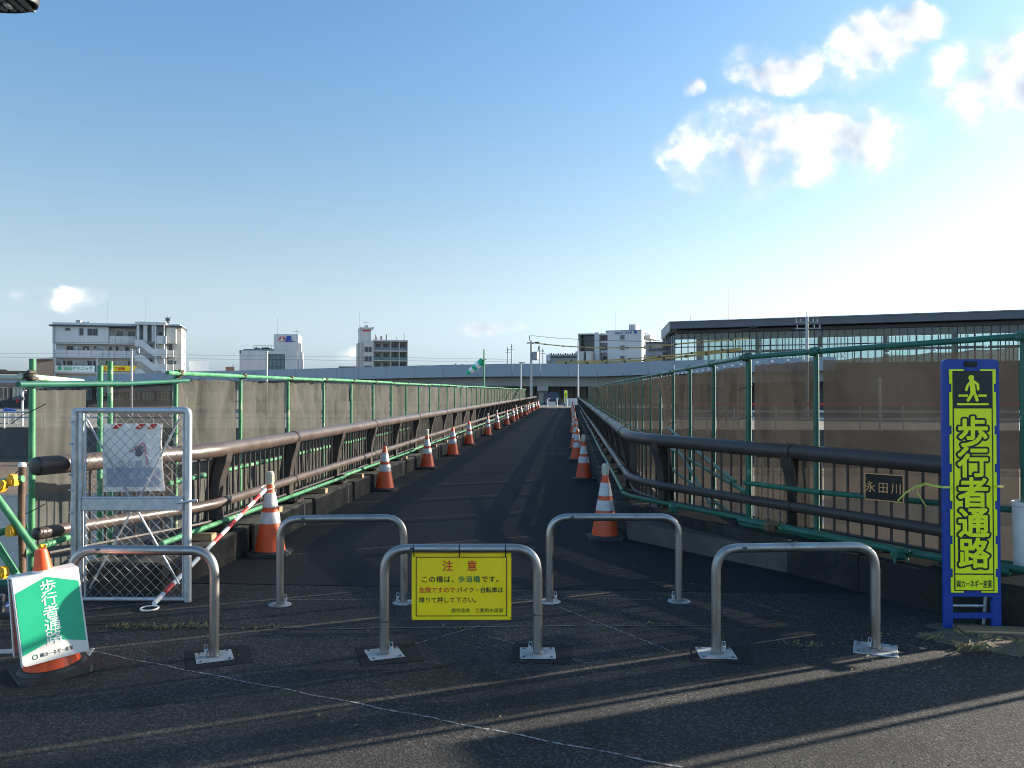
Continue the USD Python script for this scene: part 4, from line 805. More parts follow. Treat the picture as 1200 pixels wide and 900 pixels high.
fr = thing("right_scaffold_fence", "green scaffold pipe fence hung with brown netting right of the bridge", "fence")
RX = 1.72
rp = [(3.34, 6.36, 1.985), (2.16, 7.45, 1.925)] + [(RX, 8.13 + 1.95 * i, 1.905) for i in range(37)]
rp = [(3.72, 6.02, 2.00)] + rp
for i, (x, yy, zt) in enumerate(rp):
    part("post", rod((x, yy, -1.0), (x, yy, zt + .045), .0243 if i != 3 else .030, 14 if i < 8 else 6), M["green_dark"], fr)
    if i < 18:
        part("clamp", coupler((x - .03, yy - .02, zt), s=.85), M["green_dark"] if i % 3 else M["clamp"], fr)
        for z in (1.05, 1.33, 1.62):
            if i > 2: part("wire_tie", tube([(x - .09, yy + .06, z - .03), (x - .028, yy - .02, z), (x + .028, yy - .02, z + .01), (x + .05, yy + .08, z + .03)], .0035, 4), M["wire"], fr)
for i in range(len(rp) - 1):
    (xa, ya, za), (xb, yb, zb) = rp[i], rp[i + 1]
    a, b = np.array([xa, ya, za]), np.array([xb, yb, zb])
    d = (b - a) / np.linalg.norm(b - a)
    o = np.array([-.045, -.02, 0])
    part("top_pipe", rod(a + o - d * .08, b + o + d * .05, .0243, 12 if i < 7 else 6), M["green_dark"], fr)
    zm = .70 if i < 3 else .62
    part("middle_pipe", rod(np.array([xa, ya, zm]) + o - d * .10, np.array([xb, yb, zm]) + o, .0243, 10 if i < 7 else 6), M["green_dark"], fr)
    part("lower_pipe", rod(np.array([xa, ya, .30]) + o, np.array([xb, yb, .30]) + o + d * .06, .0243, 8 if i < 7 else 6), M["green_dark"], fr)
    part("netting", net((xa + d[0] * .05, ya + d[1] * .05), (xb - d[0] * .04, yb - d[1] * .04), -.45, za - .07, zb - .07, .13, 40 if i < 9 else 8, 16 if i < 9 else 6, i + 40, (.03, .02)), M["net_right"], fr, smooth=True)
for i in range(1, 9):
    (xa, ya, za), (xb, yb, zb) = rp[i], rp[i + 1]
    for kk in range(4):
        t = .15 + kk * .23
        q = np.array([xa + (xb - xa) * t, ya + (yb - ya) * t, za + (zb - za) * t])
        part("tie", cbox((q[0] - .02, q[1] - .02, q[2] - .055), (.022, .022, .016), .004), M["white_plastic"], fr)
part("brace_pipe", rod((1.60, 8.2, .70), (1.62, 13.9, .98), .022, 8), M["green_dark"], fr)
part("brace_pipe", rod((1.55, 8.2, .18), (1.60, 12.5, .72), .022, 8), M["green_dark"], fr)

# long scaffold pipes lying on the two kerbs
kp = thing("kerb_pipe", "pale green scaffold pipe lying along the left kerb under the railing", "pipe")
for i in range(14):
    y0 = 6.5 + i * 5.3
    part("pipe", rod((-3.30, y0, .345), (-3.24, y0 + 5.25, .345), .0243, 10 if i < 4 else 6), M["green"], kp)
    if i < 5: part("clamp", coupler((-3.27, y0 + 5.2, .35), s=.8), M["clamp"], kp)
    if i < 5:
        for kk in range(3): part("timber_rest", bb(-3.45, -3.15, y0 + .6 + kk * 1.7, y0 + .7 + kk * 1.7, .262, .322), M["wood"], kp)
kq = thing("kerb_pipe", "dark green scaffold pipe lying on the right kerb below the railing", "pipe")
pl = offset_line(KR_LINE, .16)
ls = LineString(pl)
for i in range(9):
    a, b = max(ls.length - (i + 1) * 5.2, 0), ls.length - i * 5.2 + (.4 if i == 0 else .15)
    c = np.asarray(shapely.ops.substring(ls, a, min(b, ls.length)).coords)
    part("pipe", tube([np.array([*q, .36 + .02 * (i % 2)]) for q in c], .0243, 10 if i < 3 else 6), M["green_dark"], kq)
part("pipe", rod((3.02, 5.93, .335), (1.55, 7.75, .40), .0243, 10), M["green_dark"], kq)
p0 = np.array([2.50, 6.52, .34])
part("clamp", cat([coupler(p0), tube([p0 + (.05 * math.cos(a), -.06 + .02 * math.sin(a), -.05 + .05 * math.sin(a)) for a in np.linspace(0, 6, 12)], .012, 6)]), M["green_dark"], kq, label="green swivel clamp with a hooked bolt")
part("clamp", coupler(p0 + (.26, -.30, .005)), M["green_dark"], kq)
part("clamp", coupler((1.75, 7.42, .39)), M["rust"], kq, label="rusty clamp joining two pipes")
part("clamp", coupler((1.05, 8.5, .39)), M["green_dark"], kq)

# ------------------------------------------------------------------ traffic cones
def make_cone(name, label, capped, loc, rz, group, marks=False):
    t = thing(name, label, "traffic cone", loc, rz, group)
    R = lambda z: .148 - (z - .035) * (.148 - .030) / .655
    part("cone_body", lathe([(.150, .030), (.148, .04), (R(.30), .30), (R(.50), .50), (.031, .685), (.026, .70), (.012, .702)], 28), M["orange"], t)
    for z0, z1 in ((.305, .415), (.460, .600)):
        part("white_band", lathe([(R(z0) + .0005, z0), (R(z0) + .004, z0 + .002), (R(z1) + .004, z1 - .002), (R(z1) + .0005, z1)], 28), M["band"], t)
    base = slab(Polygon([(-.19, -.15), (-.15, -.19), (.15, -.19), (.19, -.15), (.19, .15), (.15, .19), (-.15, .19), (-.19, .15)]), 0.0, .030)
    top = turn(lathe([(.175, 0), (.16, .012), (.150, .016)], 28), 0, (0, 0, .029))
    part("rubber_base", cat([base, top]), M["rubber"], t)
    if capped:
        part("reflector_cap", cat([lathe([(.034, .680), (.036, .69), (.036, .785), (.030, .80), (.010, .805)], 16)] + [turn(bb(.033, .039, -.006, .006, .70, .78), a) for a in np.linspace(0, 2 * math.pi, 11)[:-1]]), M["cap_clear"], t)
    return t


LG, RG = "traffic cones lined up along the left kerb", "traffic cones lined up along the right kerb"
ORD = "first second third fourth fifth sixth seventh eighth ninth tenth eleventh twelfth thirteenth fourteenth fifteenth sixteenth seventeenth eighteenth nineteenth twentieth".split()
left_y = [7.85, 13.05, 16.6, 20.3, 24.3, 29.0, 34.0, 38.2, 42.5, 46.2, 50.0, 53.8, 57.6, 61.0, 64.2, 67.6, 71.0, 74.6, 77.6]
c_cap = make_cone("traffic_cone", "orange traffic cone nearest the gate, clear cap on top, striped bar tied on", True, (-2.90, 7.85, 0), .1, LG)
c_plain = make_cone("traffic_cone", "second orange and white cone from the near end of the left kerb, no cap", False, (-2.95, 13.05, 0), -.1, LG)
for i, yy in enumerate(left_y[2:], 2):
    cap = i in (2, 5, 6, 9, 13)
    again(c_cap if cap else c_plain, "traffic_cone", f"{ORD[i]} orange and white cone from the near end of the left kerb" + (" with clear cap" if cap else ""),
          (-2.93 + RNG.uniform(-.09, .09), yy + RNG.uniform(-.2, .2), 0), RNG.uniform(-.6, .6), LG, "traffic cone", (RNG.uniform(-1.6, 1.6), RNG.uniform(-1.6, 1.6)))
right_y = [8.95, 14.85, 18.9, 22.8, 27.0, 31.0, 35.0, 39.0, 43.0, 47.0, 51.0, 55.0, 59.0, 63.5, 68.0, 73.0]
for i, yy in enumerate(right_y):
    cap = i in (0, 1, 5)
    x = (.375, .245, .15, .15)[i] if i < 4 else .18 + RNG.uniform(-.04, .05)
    again(c_cap if cap else c_plain, "traffic_cone", (("nearest" if i == 0 else ORD[i]) + " orange and white cone from the near end of the right kerb") + (" with clear cap" if cap else ""),
          (x, yy, 0), RNG.uniform(-.5, .5) if i > 1 else .15, RG, "traffic cone", (RNG.uniform(-1.5, 1.5), RNG.uniform(-1.5, 1.5)))

# ------------------------------------------------------------------ stainless barriers
BW, BH, BR = .94, .632, .0285


def make_barrier(label, a, b, plates, group="stainless hoop barriers across the bridge entrance", mirror=False):
    a, b = np.array(a)[:2], np.array(b)[:2]
    c, d = (a + b) / 2, b - a
    w = np.linalg.norm(d)
    t = thing("hoop_barrier", label, "barrier", (*c, 0), math.atan2(d[1], d[0]), group)
    w = w / 2
    pts = fillet([(-w, 0, -.02), (-w, 0, BH), (w, 0, BH), (w, 0, -.02)], .15, 10)
    part("hoop", tube(pts, BR, 20), M["steel"], t)
    part("sticker", cbox((-w + .17, -BR * .55, BH + .004), (.035, .03, .018), .006), M["dark_metal"], t)
    for k, x in enumerate((-w, w)):
        s = 1 if x < 0 else -1
        part("collar", turn(lathe([(BR + .001, .004), (BR + .014, .004), (BR + .014, .012), (BR + .001, .016)], 20), 0, (x, 0, 0)), M["steel"], t)
        lock = part("padlock", cat([cbox((x + s * (BR + .016), -.012, .035), (.018, .02, .03), .004), tube([(x + s * (BR + .004), -.012, .04), (x + s * (BR + .006), -.012, .075), (x + s * (BR + .022), -.012, .075), (x + s * (BR + .026), -.012, .04)], .003, 6)]), M["galv"], t)
        yaw, size = plates[k]
        if yaw is None:
            part("ground_collar", turn(lathe([(.085, -.02), (.085, .002), (.075, .005), (.03, .006)], 24), 0, (x, 0, 0)), M["plate"], t)
        else:
            part("base_plate", turn(cbox((0, 0, -.004), (size, size, .020), .003), yaw, (x, 0, 0)), M["plate"], t)
            for sx in (-1, 1):
                for sy in (-1, 1):
                    q = np.array([sx, sy]) * size * .38
                    q = (x + q[0] * math.cos(yaw) - q[1] * math.sin(yaw), q[0] * math.sin(yaw) + q[1] * math.cos(yaw))
                    part("bolt", turn(lathe([(.007, .004), (.007, .012), (.003, .013)], 6), 0, (*q, 0)), M["dark_metal"], t)
    return t


FA, FB = G(450.3, 766.5), G(630, 766)
make_barrier("stainless hoop barrier in front at the centre, with the yellow notice hung under it", FA, FB, [(.35, .21), (-.02, .215)])
make_barrier("stainless hoop barrier behind and left of the yellow notice", G(328, 708.5), G(473.2, 706), [(None, 0), (None, 0)])
make_barrier("stainless hoop barrier behind and right of the yellow notice, before the right kerb", G(644, 705), G(795.5, 704.5), [(None, 0), (None, 0)])
make_barrier("rightmost stainless hoop barrier, on two white plates beside the blue sign", G(839, 766), G(1026, 761), [(-.15, .22), (-.5, .25)])
make_barrier("leftmost stainless hoop barrier, partly hidden by the white cone cover", G(84, 768), G(251, 770), [(.3, .21), (.45, .21)])
i = 0
for q, yw, s in ((FA, .35, .36), (FB, -.02, .36), (G(839, 766), -.15, .34), (G(251, 770), .45, .36)):
    solo("asphalt_patch", turn(bb(-s / 2, s / 2, -s / 2, s / 2, -.01, .004), yw, (q[0] + .03, q[1] - .0, 0)), M["patch"], "darker square of asphalt round a barrier's base plate", "patch", kind="structure", smooth=None)

# the yellow notice on the front barrier
ang = math.atan2((FB - FA)[1], (FB - FA)[0])
SW, SH = .598, .402
mid = (FA + FB) / 2
ns = thing("caution_notice", "yellow caution notice with red and black Japanese text hung on the front barrier", "sign", (mid[0] + .003 + .02 * 0, mid[1], .205), ang)
part("board", cbox((0.0, -.004, SH / 2), (SW, .006, SH), .002), M["sign_yellow"], ns)
fr_ = lambda poly, m, nm, y=-.0072, lab=None: part(nm, front(poly, .0008, 0, y, 0), M[m], ns, lab, smooth=None)
bw, bh = SW - .05, SH - .045
fr_(sbox(-bw / 2, .0225, bw / 2, .0225 + bh).difference(sbox(-bw / 2 + .005, .0275, bw / 2 - .005, .0175 + bh)), "ink", "border")
u = SW / 116.0           # one picture pixel in metres on this board
tx = lambda px: (px - 541) * u
tz = lambda py: (730.5 - py) * u
fr_(write("注", .066, tx(518.6), tz(673.8), bold=.012), "ink_red", "heading_character")
fr_(write("意", .066, tx(546.8), tz(673.8), bold=.012), "ink_red", "heading_character")
fr_(write("この橋は、", .042, tx(494), tz(687), bold=.012, pitch=8.75 * u), "ink", "text_line")
fr_(write("歩道橋", .042, tx(537.2), tz(687), bold=.012, pitch=8.75 * u), "ink_green", "text_line")
fr_(write("です。", .042, tx(564), tz(687), bold=.012, pitch=8.6 * u), "ink", "text_line")
fr_(write("危険ですので", .036, tx(491.5), tz(699), bold=.012, pitch=7.1 * u), "ink_red", "text_line")
fr_(write("バイク・自転車は", .036, tx(535.5), tz(699), bold=.012, pitch=6.75 * u), "ink", "text_line")
fr_(write("降りて押して下さい。", .036, tx(491.5), tz(710.5), bold=.012, pitch=7.1 * u), "ink", "text_line")
fr_(write("鹿児島県 工業用水道部", .028, tx(529.2), tz(722), pitch=5.5 * u), "ink", "text_line")
for x in (-.285, -.012, .265):
    part("cable_tie", tube([(x, -.012, SH - .02), (x, -BR - .004, SH + .03), (x, -.012, BH - .205 + BR + .004), (x, BR + .004, BH - .205), (x, .006, SH - .01)], .0035, 5), M["ink"], ns)
part("tie_wire", cat([tube([(SW / 2 - .01, -.006, .012), (.40, -.004, .018), (BW / 2 - .01, -BR, .035)], .003, 5), tube([(-SW / 2 + .01, -.006, .008), (-.40, .0, -.002), (-BW / 2 + .01, -BR, -.004)], .003, 5),
                      turn(lathe([(BR + .003, 0), (BR + .003, .005)], 12), 0, (BW / 2 - .01, 0, .032)), turn(lathe([(BR + .003, 0), (BR + .003, .005)], 12), 0, (-BW / 2 + .005, 0, -.006))]), M["wire"], ns)

# ------------------------------------------------------------------ the tall blue pedestrian sign
q = G(1140, 737)
bs = thing("pedestrian_sign", "tall blue framed sign in fluorescent yellow with a walking figure, at the right kerb", "sign", (q[0], q[1], 0), .05, rx=-.008)
W_, H_ = .374, 1.81
u = W_ / 66.5
sx_ = lambda px: (px - 1140) * u
sz_ = lambda py: (737 - py) * u
outline = sbox(sx_(1107), sz_(696), sx_(1173.5), sz_(418)).buffer(-.035).buffer(.035)
outline = outline.union(sbox(sx_(1107), sz_(737), sx_(1173.5), sz_(460)).intersection(sbox(-9, sz_(696) - .001, 9, 9)))
legs = unary_union([sbox(sx_(1107), 0, sx_(1117), sz_(690)), sbox(sx_(1163.5), 0, sx_(1173.5), sz_(690)), sbox(sx_(1107), sz_(724.5), sx_(1173.5), sz_(718.5)), sbox(sx_(1107), sz_(699), sx_(1173.5), sz_(690))])
frame = front(unary_union([outline, legs]), .028, 0, .028, 0)
part("frame", frame, M["blue"], bs)
part("handle_slot", front(sbox(-.042, sz_(427), .042, sz_(420.5)), .004, 0, -.001, 0), M["bronze_dark"], bs)
face = sbox(sx_(1114.5), sz_(694), sx_(1169), sz_(430))
for zc in (428, 455.5, 503, 549, 595, 641, 693):          # blue lugs that bite into the yellow edge
    for sgn in (-1, 1): pass
lugs = [sbox(sx_(1131.5), sz_(434), sx_(1151), sz_(424)), sbox(sx_(1129), sz_(697), sx_(1150), sz_(691))]
for zc in (452, 502, 547, 591, 632, 671):
    lugs += [sbox(sx_(1113), sz_(zc + 5), sx_(1117), sz_(zc - 5)), sbox(sx_(1166.8), sz_(zc + 5), sx_(1170), sz_(zc - 5))]
part("panel", front(face.difference(unary_union(lugs)), .006, 0, -.001, 0), M["fluo"], bs)
part("black_field", front(sbox(sx_(1118), sz_(476.5), sx_(1165), sz_(432)), .0012, 0, -.0072, 0), M["ink"], bs)
line_ = sbox(sx_(1118), sz_(692), sx_(1165), sz_(476.6)).difference(sbox(sx_(1119.4), sz_(691), sx_(1163.8), sz_(476.4))).union(sbox(sx_(1119), sz_(673), sx_(1164), sz_(671.4)))
part("border", front(line_, .0012, 0, -.0072, 0), M["ink"], bs)
big = affinity.translate(write("歩行者通路", 37 * u, -18.5 * u, sz_(522.5), bold=.026, pitch=35.8 * u, down=True), sx_(1141.4), 0)
part("lettering_outline", front(big.buffer(.0135), .0010, 0, -.0072, 0), M["ink"], bs)
part("lettering", front(big, .0010, 0, -.0084, 0), M["fluo"], bs)
part("maker_name", front(affinity.translate(write("㈱カーネギー産業", 9.6 * u, 0, 0, sx=.54, bold=.012), sx_(1120.8), sz_(688.5)), .001, 0, -.0072, 0), M["ink"], bs)
fg = []
ln = lambda pts, w: LineString([(sx_(1080 + a / 5), sz_(410 + b / 5)) for a, b in pts]).buffer(w * u, cap_style=1)
fg += [Point(sx_(1080 + 300 / 5), sz_(410 + 150 / 5)).buffer(3.3 * u)]
fg += [ln([(304, 172), (310, 235)], 3.0), ln([(300, 172), (278, 196), (270, 222)], 1.5), ln([(314, 172), (338, 190), (340, 218)], 1.5), ln([(308, 235), (296, 258), (280, 284)], 1.8), ln([(312, 232), (322, 252), (333, 282)], 1.8)]
part("walking_figure", front(unary_union(fg), .001, 0, -.0086, 0), M["fluo"], bs)
part("crossing_lines", front(unary_union([sbox(sx_(1125), sz_(462.6), sx_(1136), sz_(460)), sbox(sx_(1148), sz_(462.6), sx_(1158), sz_(460)), sbox(sx_(1143.5), sz_(462.6), sx_(1145), sz_(460)), sbox(sx_(1123), sz_(472.6), sx_(1160), sz_(470.2))]), .001, 0, -.0086, 0), M["fluo"], bs)
part("support_leg", cat([rod((-.125, .04, .40), (-.125, .10, .005), .011, 8), rod((.125, .04, .40), (.125, .10, .005), .011, 8), rod((-.125, .075, .135), (.125, .075, .135), .010, 8)]), M["galv"], bs)
solo("foot_board", turn(cbox((0, 0, .012), (.42, .14, .035), .006), -.02, G(1166, 742)), M["wood"], "short wooden board under the foot of the blue sign", "board")
q = G(1196, 737)
solo("white_tub", turn(lathe([(.088, 0), (.096, .01), (.105, .34), (.112, .345), (.112, .36), (.104, .362), (.098, .33), (.02, .32)], 32).apply_transform(np.diag([1, 1, 1.62, 1])), 0, (q[0] + .345, q[1] + .55, .19)), M["white_plastic"], "white plastic tub standing behind the kerb end at the right edge", "tub")
# yellow rope from the railing to the sign
def on_rail(px, py, zc): return P(px, py, zc)
rp_ = [P(1052, 587, 6.0), P(1062, 577, 6.03), P(1074, 570, 6.05), P(1084, 566.5, 6.08), P(1093, 569, 5.9), P(1105, 571, 5.50), P(1115, 571, 5.45)]
def ribbon(pts, w):
    p = np.asarray(pts); v = []
    for a in p: v += [a - (0, 0, w / 2), a + (0, 0, w / 2), a + (0, .003, w / 2), a + (0, .003, -w / 2)]
    f = []
    for i in range(len(p) - 1):
        for k in range(4): f += [(4 * i + k, 4 * i + (k + 1) % 4, 4 * i + 4 + (k + 1) % 4), (4 * i + k, 4 * i + 4 + (k + 1) % 4, 4 * i + 4 + k)]
    return trimesh.Trimesh(np.array(v), f, process=False)
rb = thing("tie_band", "pale yellow plastic band tying the blue sign to the railing post", "band")
part("band", ribbon(rp_, .014), M["rope"], rb)
part("band", ribbon([P(1168.5, 570, 5.45), P(1174.5, 570, 5.47), P(1176, 570, 5.6)], .014), M["rope"], rb)
part("loose_end", ribbon([P(1084, 567, 6.07), P(1077, 571, 6.06), P(1075, 577, 6.05), P(1080, 585, 6.05), P(1085, 593, 6.05)], .013), M["rope"], rb)

# name plate on the right railing
a0 = P(1015.5, 570, 6.44); a1 = P(1061, 571.5, 6.22)
dv = a1 - a0
npl = thing("river_name_plate", "dark bronze name plate with gold characters on the right railing bars", "plaque", ((a0 + a1) / 2)[:3] - np.array([0, 0, .105]) - np.array([.02, .03, 0]), math.atan2(dv[1], dv[0]))
w_ = np.linalg.norm(dv[:2])
part("plate", cbox((0, 0, .105), (w_, .014, .205), .003), M["bronze_dark"], npl)
part("rim", front(sbox(-w_ / 2, .0025, w_ / 2, .2075).difference(sbox(-w_ / 2 + .006, .0085, w_ / 2 - .006, .2015)), .004, 0, -.0075, 0), M["gold"], npl)
part("characters", front(affinity.translate(write("永田川", .088, 0, 0, pitch=.098, sx=.95, bold=.0), -.145, .06), .003, 0, -.0075, 0), M["gold"], npl)

# ------------------------------------------------------------------ the cone with its white sign cover
q = G(62, 787)
cs = thing("sign_cone", "orange cone wearing a tilted white and green pedestrian way cover at the lower left", "traffic cone", (q[0], q[1], 0), math.radians(44), ry=-.09)
R = lambda z: .148 - (z - .035) * (.148 - .030) / .655
part("cone_body", lathe([(.150, .030), (.148, .04), (R(.30), .30), (R(.50), .50), (.033, .685), (.028, .70), (.012, .702)], 28), M["orange"], cs)
part("rubber_base", cat([slab(Polygon([(-.19, -.15), (-.15, -.19), (.15, -.19), (.19, -.15), (.19, .15), (.15, .19), (-.15, .19), (-.19, .15)]), 0.0, .034), turn(lathe([(.178, 0), (.165, .014), (.150, .02)], 28), 0, (0, 0, .033))]), M["rubber"], cs)
PW, ZT, ZB = .325, .565, .105
part("cover_top", cbox((0, 0, ZT + .004), (PW, .13, .012), .003), M["white_plastic"], cs)
part("cover_collar", turn(lathe([(.052, 0), (.052, .012), (.045, .016)], 20), 0, (0, 0, ZT + .009)), M["white_plastic"], cs)
splay = .16
HP = (ZT - ZB) / math.cos(splay)
pan = sbox(-PW / 2, 0, PW / 2, HP).buffer(-.02).buffer(.02).union(sbox(-PW / 2, HP * .5, PW / 2, HP))
def on_panel(mesh, back=False):
    m = turn(mesh, 0, (0, 0, 0))
    m.apply_translation((0, 0, -HP))
    m.apply_transform(trimesh.transformations.rotation_matrix(-splay, [1, 0, 0]))
    m.apply_translation((0, -.065, ZT + .004))
    if back: m = turn(m, math.pi)
    return m
part("cover_panel", on_panel(front(pan, .005, 0, 0, 0)), M["white_plastic"], cs)
part("cover_panel", on_panel(front(pan, .005, 0, 0, 0), True), M["white_plastic"], cs)
for sgn in (-1, 1):       # folded side flanges
    part("side_flange", on_panel(bb(sgn * PW / 2 - .003, sgn * PW / 2 + .003, 0, .035, .0, HP)), M["white_plastic"], cs)
    part("side_flange", turn(on_panel(bb(sgn * PW / 2 - .003, sgn * PW / 2 + .003, 0, .035, .0, HP)), math.pi), M["white_plastic"], cs)
g = Polygon([(.02, .13), (.02, .87), (.5, 1.0), (.98, .87), (.98, .13), (.5, .24)])
g = affinity.translate(affinity.scale(g, PW, HP * .97, origin=(0, 0)), -PW / 2, .0)
part("green_arrow", on_panel(front(g, .0012, 0, -.0048, 0)), M["sign_green"], cs)
part("lettering", on_panel(front(affinity.translate(write("歩行者通路", .074, -.039, HP * .80 - .01, bold=.004, pitch=.070, down=True, sx=1.15), -.002, 0), .0012, 0, -.006, 0)), M["white_print"], cs)
part("maker_name", on_panel(front(affinity.translate(write("㈱カーネギー産業", .024, 0, 0, sx=.85, bold=.005), -.075, .028), .0012, 0, -.0048, 0)), M["ink"], cs)
part("maker_mark", on_panel(front(Point(-.10, .038).buffer(.014).difference(Point(-.10, .038).buffer(.010)), .0012, 0, -.0048, 0)), M["ink_green"], cs)

# ------------------------------------------------------------------ the wire mesh gate
ga, gb_ = P(86.5, 703, 6.22), P(220, 705, 6.22)
gd = gb_ - ga
GZ = 6.22
gw = np.linalg.norm(gd[:2])
gt = thing("wire_gate", "galvanised wire mesh gate panel standing across the walkway left of the bridge", "gate", (ga[0], ga[1], .0), math.atan2(gd[1], gd[0]))
gz = lambda py: EYE - (py - 458.5) * GZ / FOCAL_PX
gx = lambda px: (px - 86.5) * gw / (220 - 86.5)
zt, zb, zm = gz(481), gz(702), gz(591)
part("post", tube(fillet([(gx(220), 0, zb - .02), (gx(220), 0, zt), (gx(200), 0, zt)], .03, 5), .027, 16), M["galv"], gt, label="stout round right-hand post")
part("post", cat([cbox((gx(87), 0, (zt + zb) / 2 - .08), (.040, .05, zt - zb + .18), .008), cbox((gx(94.2), 0, (zt + zb) / 2 - .05), (.034, .04, zt - zb + .08), .008)]), M["galv"], gt, label="double square hinge post")
part("top_tube", rod((gx(88), 0, zt), (gx(216), 0, zt), .021, 14), M["galv"], gt)
part("bottom_tube", rod((gx(97), 0, zb), (gx(218), 0, zb), .017, 12), M["galv"], gt)
part("middle_bar", cbox(((gx(97) + gx(215)) / 2, -.012, zm), (gx(215) - gx(97), .030, .092), .006), M["galv"], gt)
part("middle_tube", rod((gx(97), -.014, zm + .05), (gx(215), -.014, zm + .05), .011, 8), M["galv"], gt)
for x0, z0, x1, z1 in ((100, 492, 151, 584), (209, 490, 162, 584), (152, 601, 104, 690), (161, 601, 209, 685)):
    part("brace", rod((gx(x0), .014, gz(z0)), (gx(x1), .014, gz(z1)), .008, 8), M["galv"], gt)
for x in (99.5, 214.5):
    part("edge_rod", rod((gx(x), .0, zb), (gx(x), 0, zt), .009, 8), M["galv"], gt)
for py in (494, 520, 556, 574, 600, 625, 655, 690):
    part("hinge_clip", cbox((gx(84.5), -.028, gz(py)), (.030, .014, .016), .003), M["galv"], gt)
part("bolt", rod((gx(210), -.05, zm + .015), (gx(234), -.05, zm + .035), .010, 8), M["galv"], gt)
step = .039
wires = []
for band_z0, band_z1 in ((zb + .012, zm - .04), (zm + .05, zt - .015)):
    nrow = int(round((band_z1 - band_z0) / step))
    hz = (band_z1 - band_z0) / nrow
    ncol = int((gx(214) - gx(100)) / step)
    for c in range(ncol + 1):
        x = gx(100.5) + c * step
        pts = [(x + (step * .5 if (r + c) % 2 else -step * .5) * (1 if True else 0), .004 * (1 if r % 2 else -1), band_z0 + r * hz) for r in range(nrow + 1)]
        pts = [(min(max(a, gx(100)), gx(214)), b, cc) for a, b, cc in pts]
        wires.append(tube(pts, .0026, 4, caps=False))
part("chain_link", cat(wires), M["wire_dull"], gt)

# the bagged notice tied behind the gate's mesh
gm = np.array([ga[0], ga[1], 0])
ux = gd / np.linalg.norm(gd); ux[2] = 0
bag = thing("bagged_notice", "white plastic bag over a no entry notice, seen through the gate's mesh", "notice", tuple(gm + ux * gx(121.5) + np.array([-.03, .05, gz(577)])), math.atan2(gd[1], gd[0]))
bwid, bhgt = gx(190) - gx(121.5), gz(497) - gz(577)
def crease(X, Z): return .014 * (meshkit.fbm(np.stack([X * 7, Z * 7, 0 * X], -1), 4, 3) - .5) + .003 * np.sin(X * 40 + Z * 14)
uu, ww = np.linspace(0, 1, 30), np.linspace(0, 1, 36)
UU, WW = np.meshgrid(uu, ww)
xx = UU * bwid * (1 + .04 * (1 - WW) ** 2 * (UU > .5)) - .012 * np.sin(WW * 3)
zz = WW * bhgt + .008 * (UU - .5) * (1 - WW)
vv = np.stack([xx, crease(xx, zz), zz], -1).reshape(-1, 3)
ff = []
for j in range(35):
    for i in range(29):
        c = j * 30 + i
        ff += [(c, c + 1, c + 31), (c, c + 31, c + 30)]
bagm = trimesh.Trimesh(np.vstack([vv, vv + (0, .02, 0)]), ff + [(a + 1080, c + 1080, b + 1080) for a, b, c in ff], process=False)
part("bag", bagm, M["bag"], bag, smooth=True)
def on_bag(poly, m, nm, d=.006):
    me = extr(poly.segmentize(.02), .0012)
    me = me.subdivide_to_size(.018) if hasattr(me, "subdivide_to_size") else me
    v = me.vertices.copy()
    me.vertices = np.stack([v[:, 0], crease(v[:, 0], v[:, 1]) - d - v[:, 2] * .5, v[:, 1]], 1)
    part(nm, me, M[m], bag, smooth=None)
for x0 in (.06, .235, .325): on_bag(Polygon([(x0, bhgt - .038), (x0 + .036, bhgt - .002), (x0 + .082, bhgt - .002), (x0 + .046, bhgt - .038)]), "faded_red", "red_stripe")
on_bag(unary_union([LineString([(.20, .30), (.30, .37)]).buffer(.006), LineString([(.305, .37), (.33, .20)]).buffer(.006)]), "faded_pink", "warning_triangle")
hand = [Point(.262, .29).buffer(.026)] + [LineString([(.262 + .010 * (k - 1.5), .30), (.262 + .019 * (k - 1.5), .338 + (.006 if k in (1, 2) else 0))]).buffer(.0050) for k in range(4)] + [LineString([(.285, .285), (.302, .312)]).buffer(.0055)]
on_bag(unary_union(hand), "faded_ink", "hand_symbol")
on_bag(sbox(.03, .045, bwid - .03, .17).buffer(.01), "faded_blue", "blue_band", .0045)
on_bag(write("立入禁止", .062, .10, .178, bold=.01, pitch=.066), "faded_blue", "faded_text")
on_bag(write("工事中", .060, .11, .085, pitch=.078), "faded_pale", "faded_text", .0072)

# striped bar from the first cone to the ground
A_, B_ = np.array([-2.93, 7.80, .63]), np.array([-3.03, 5.86, .03])
sb_ = thing("striped_bar", "red and white striped bar leaning from the first left cone to the ground", "cone bar")
N = 15
for i in range(N):
    a, b = A_ + (B_ - A_) * i / N, A_ + (B_ - A_) * (i + 1) / N
    part("red_band" if i % 2 else "white_band", rod(a, b, .0175, 10), M["red"] if i % 2 else M["white_plastic"], sb_)
for c, s in ((A_, 1), (B_, -1)):
    d = (A_ - B_) / np.linalg.norm(A_ - B_) * s
    cc = c + d * .062
    n2 = np.cross(d, [0, 0, 1]); n2 /= np.linalg.norm(n2)
    if s < 0: cc[2] = .012; d = d * (1, 1, .15)
    part("end_ring", tube([cc + .062 * (math.cos(a) * d + math.sin(a) * n2) for a in np.linspace(0, 2 * math.pi, 22)], .006, 6), M["white_plastic"], sb_)

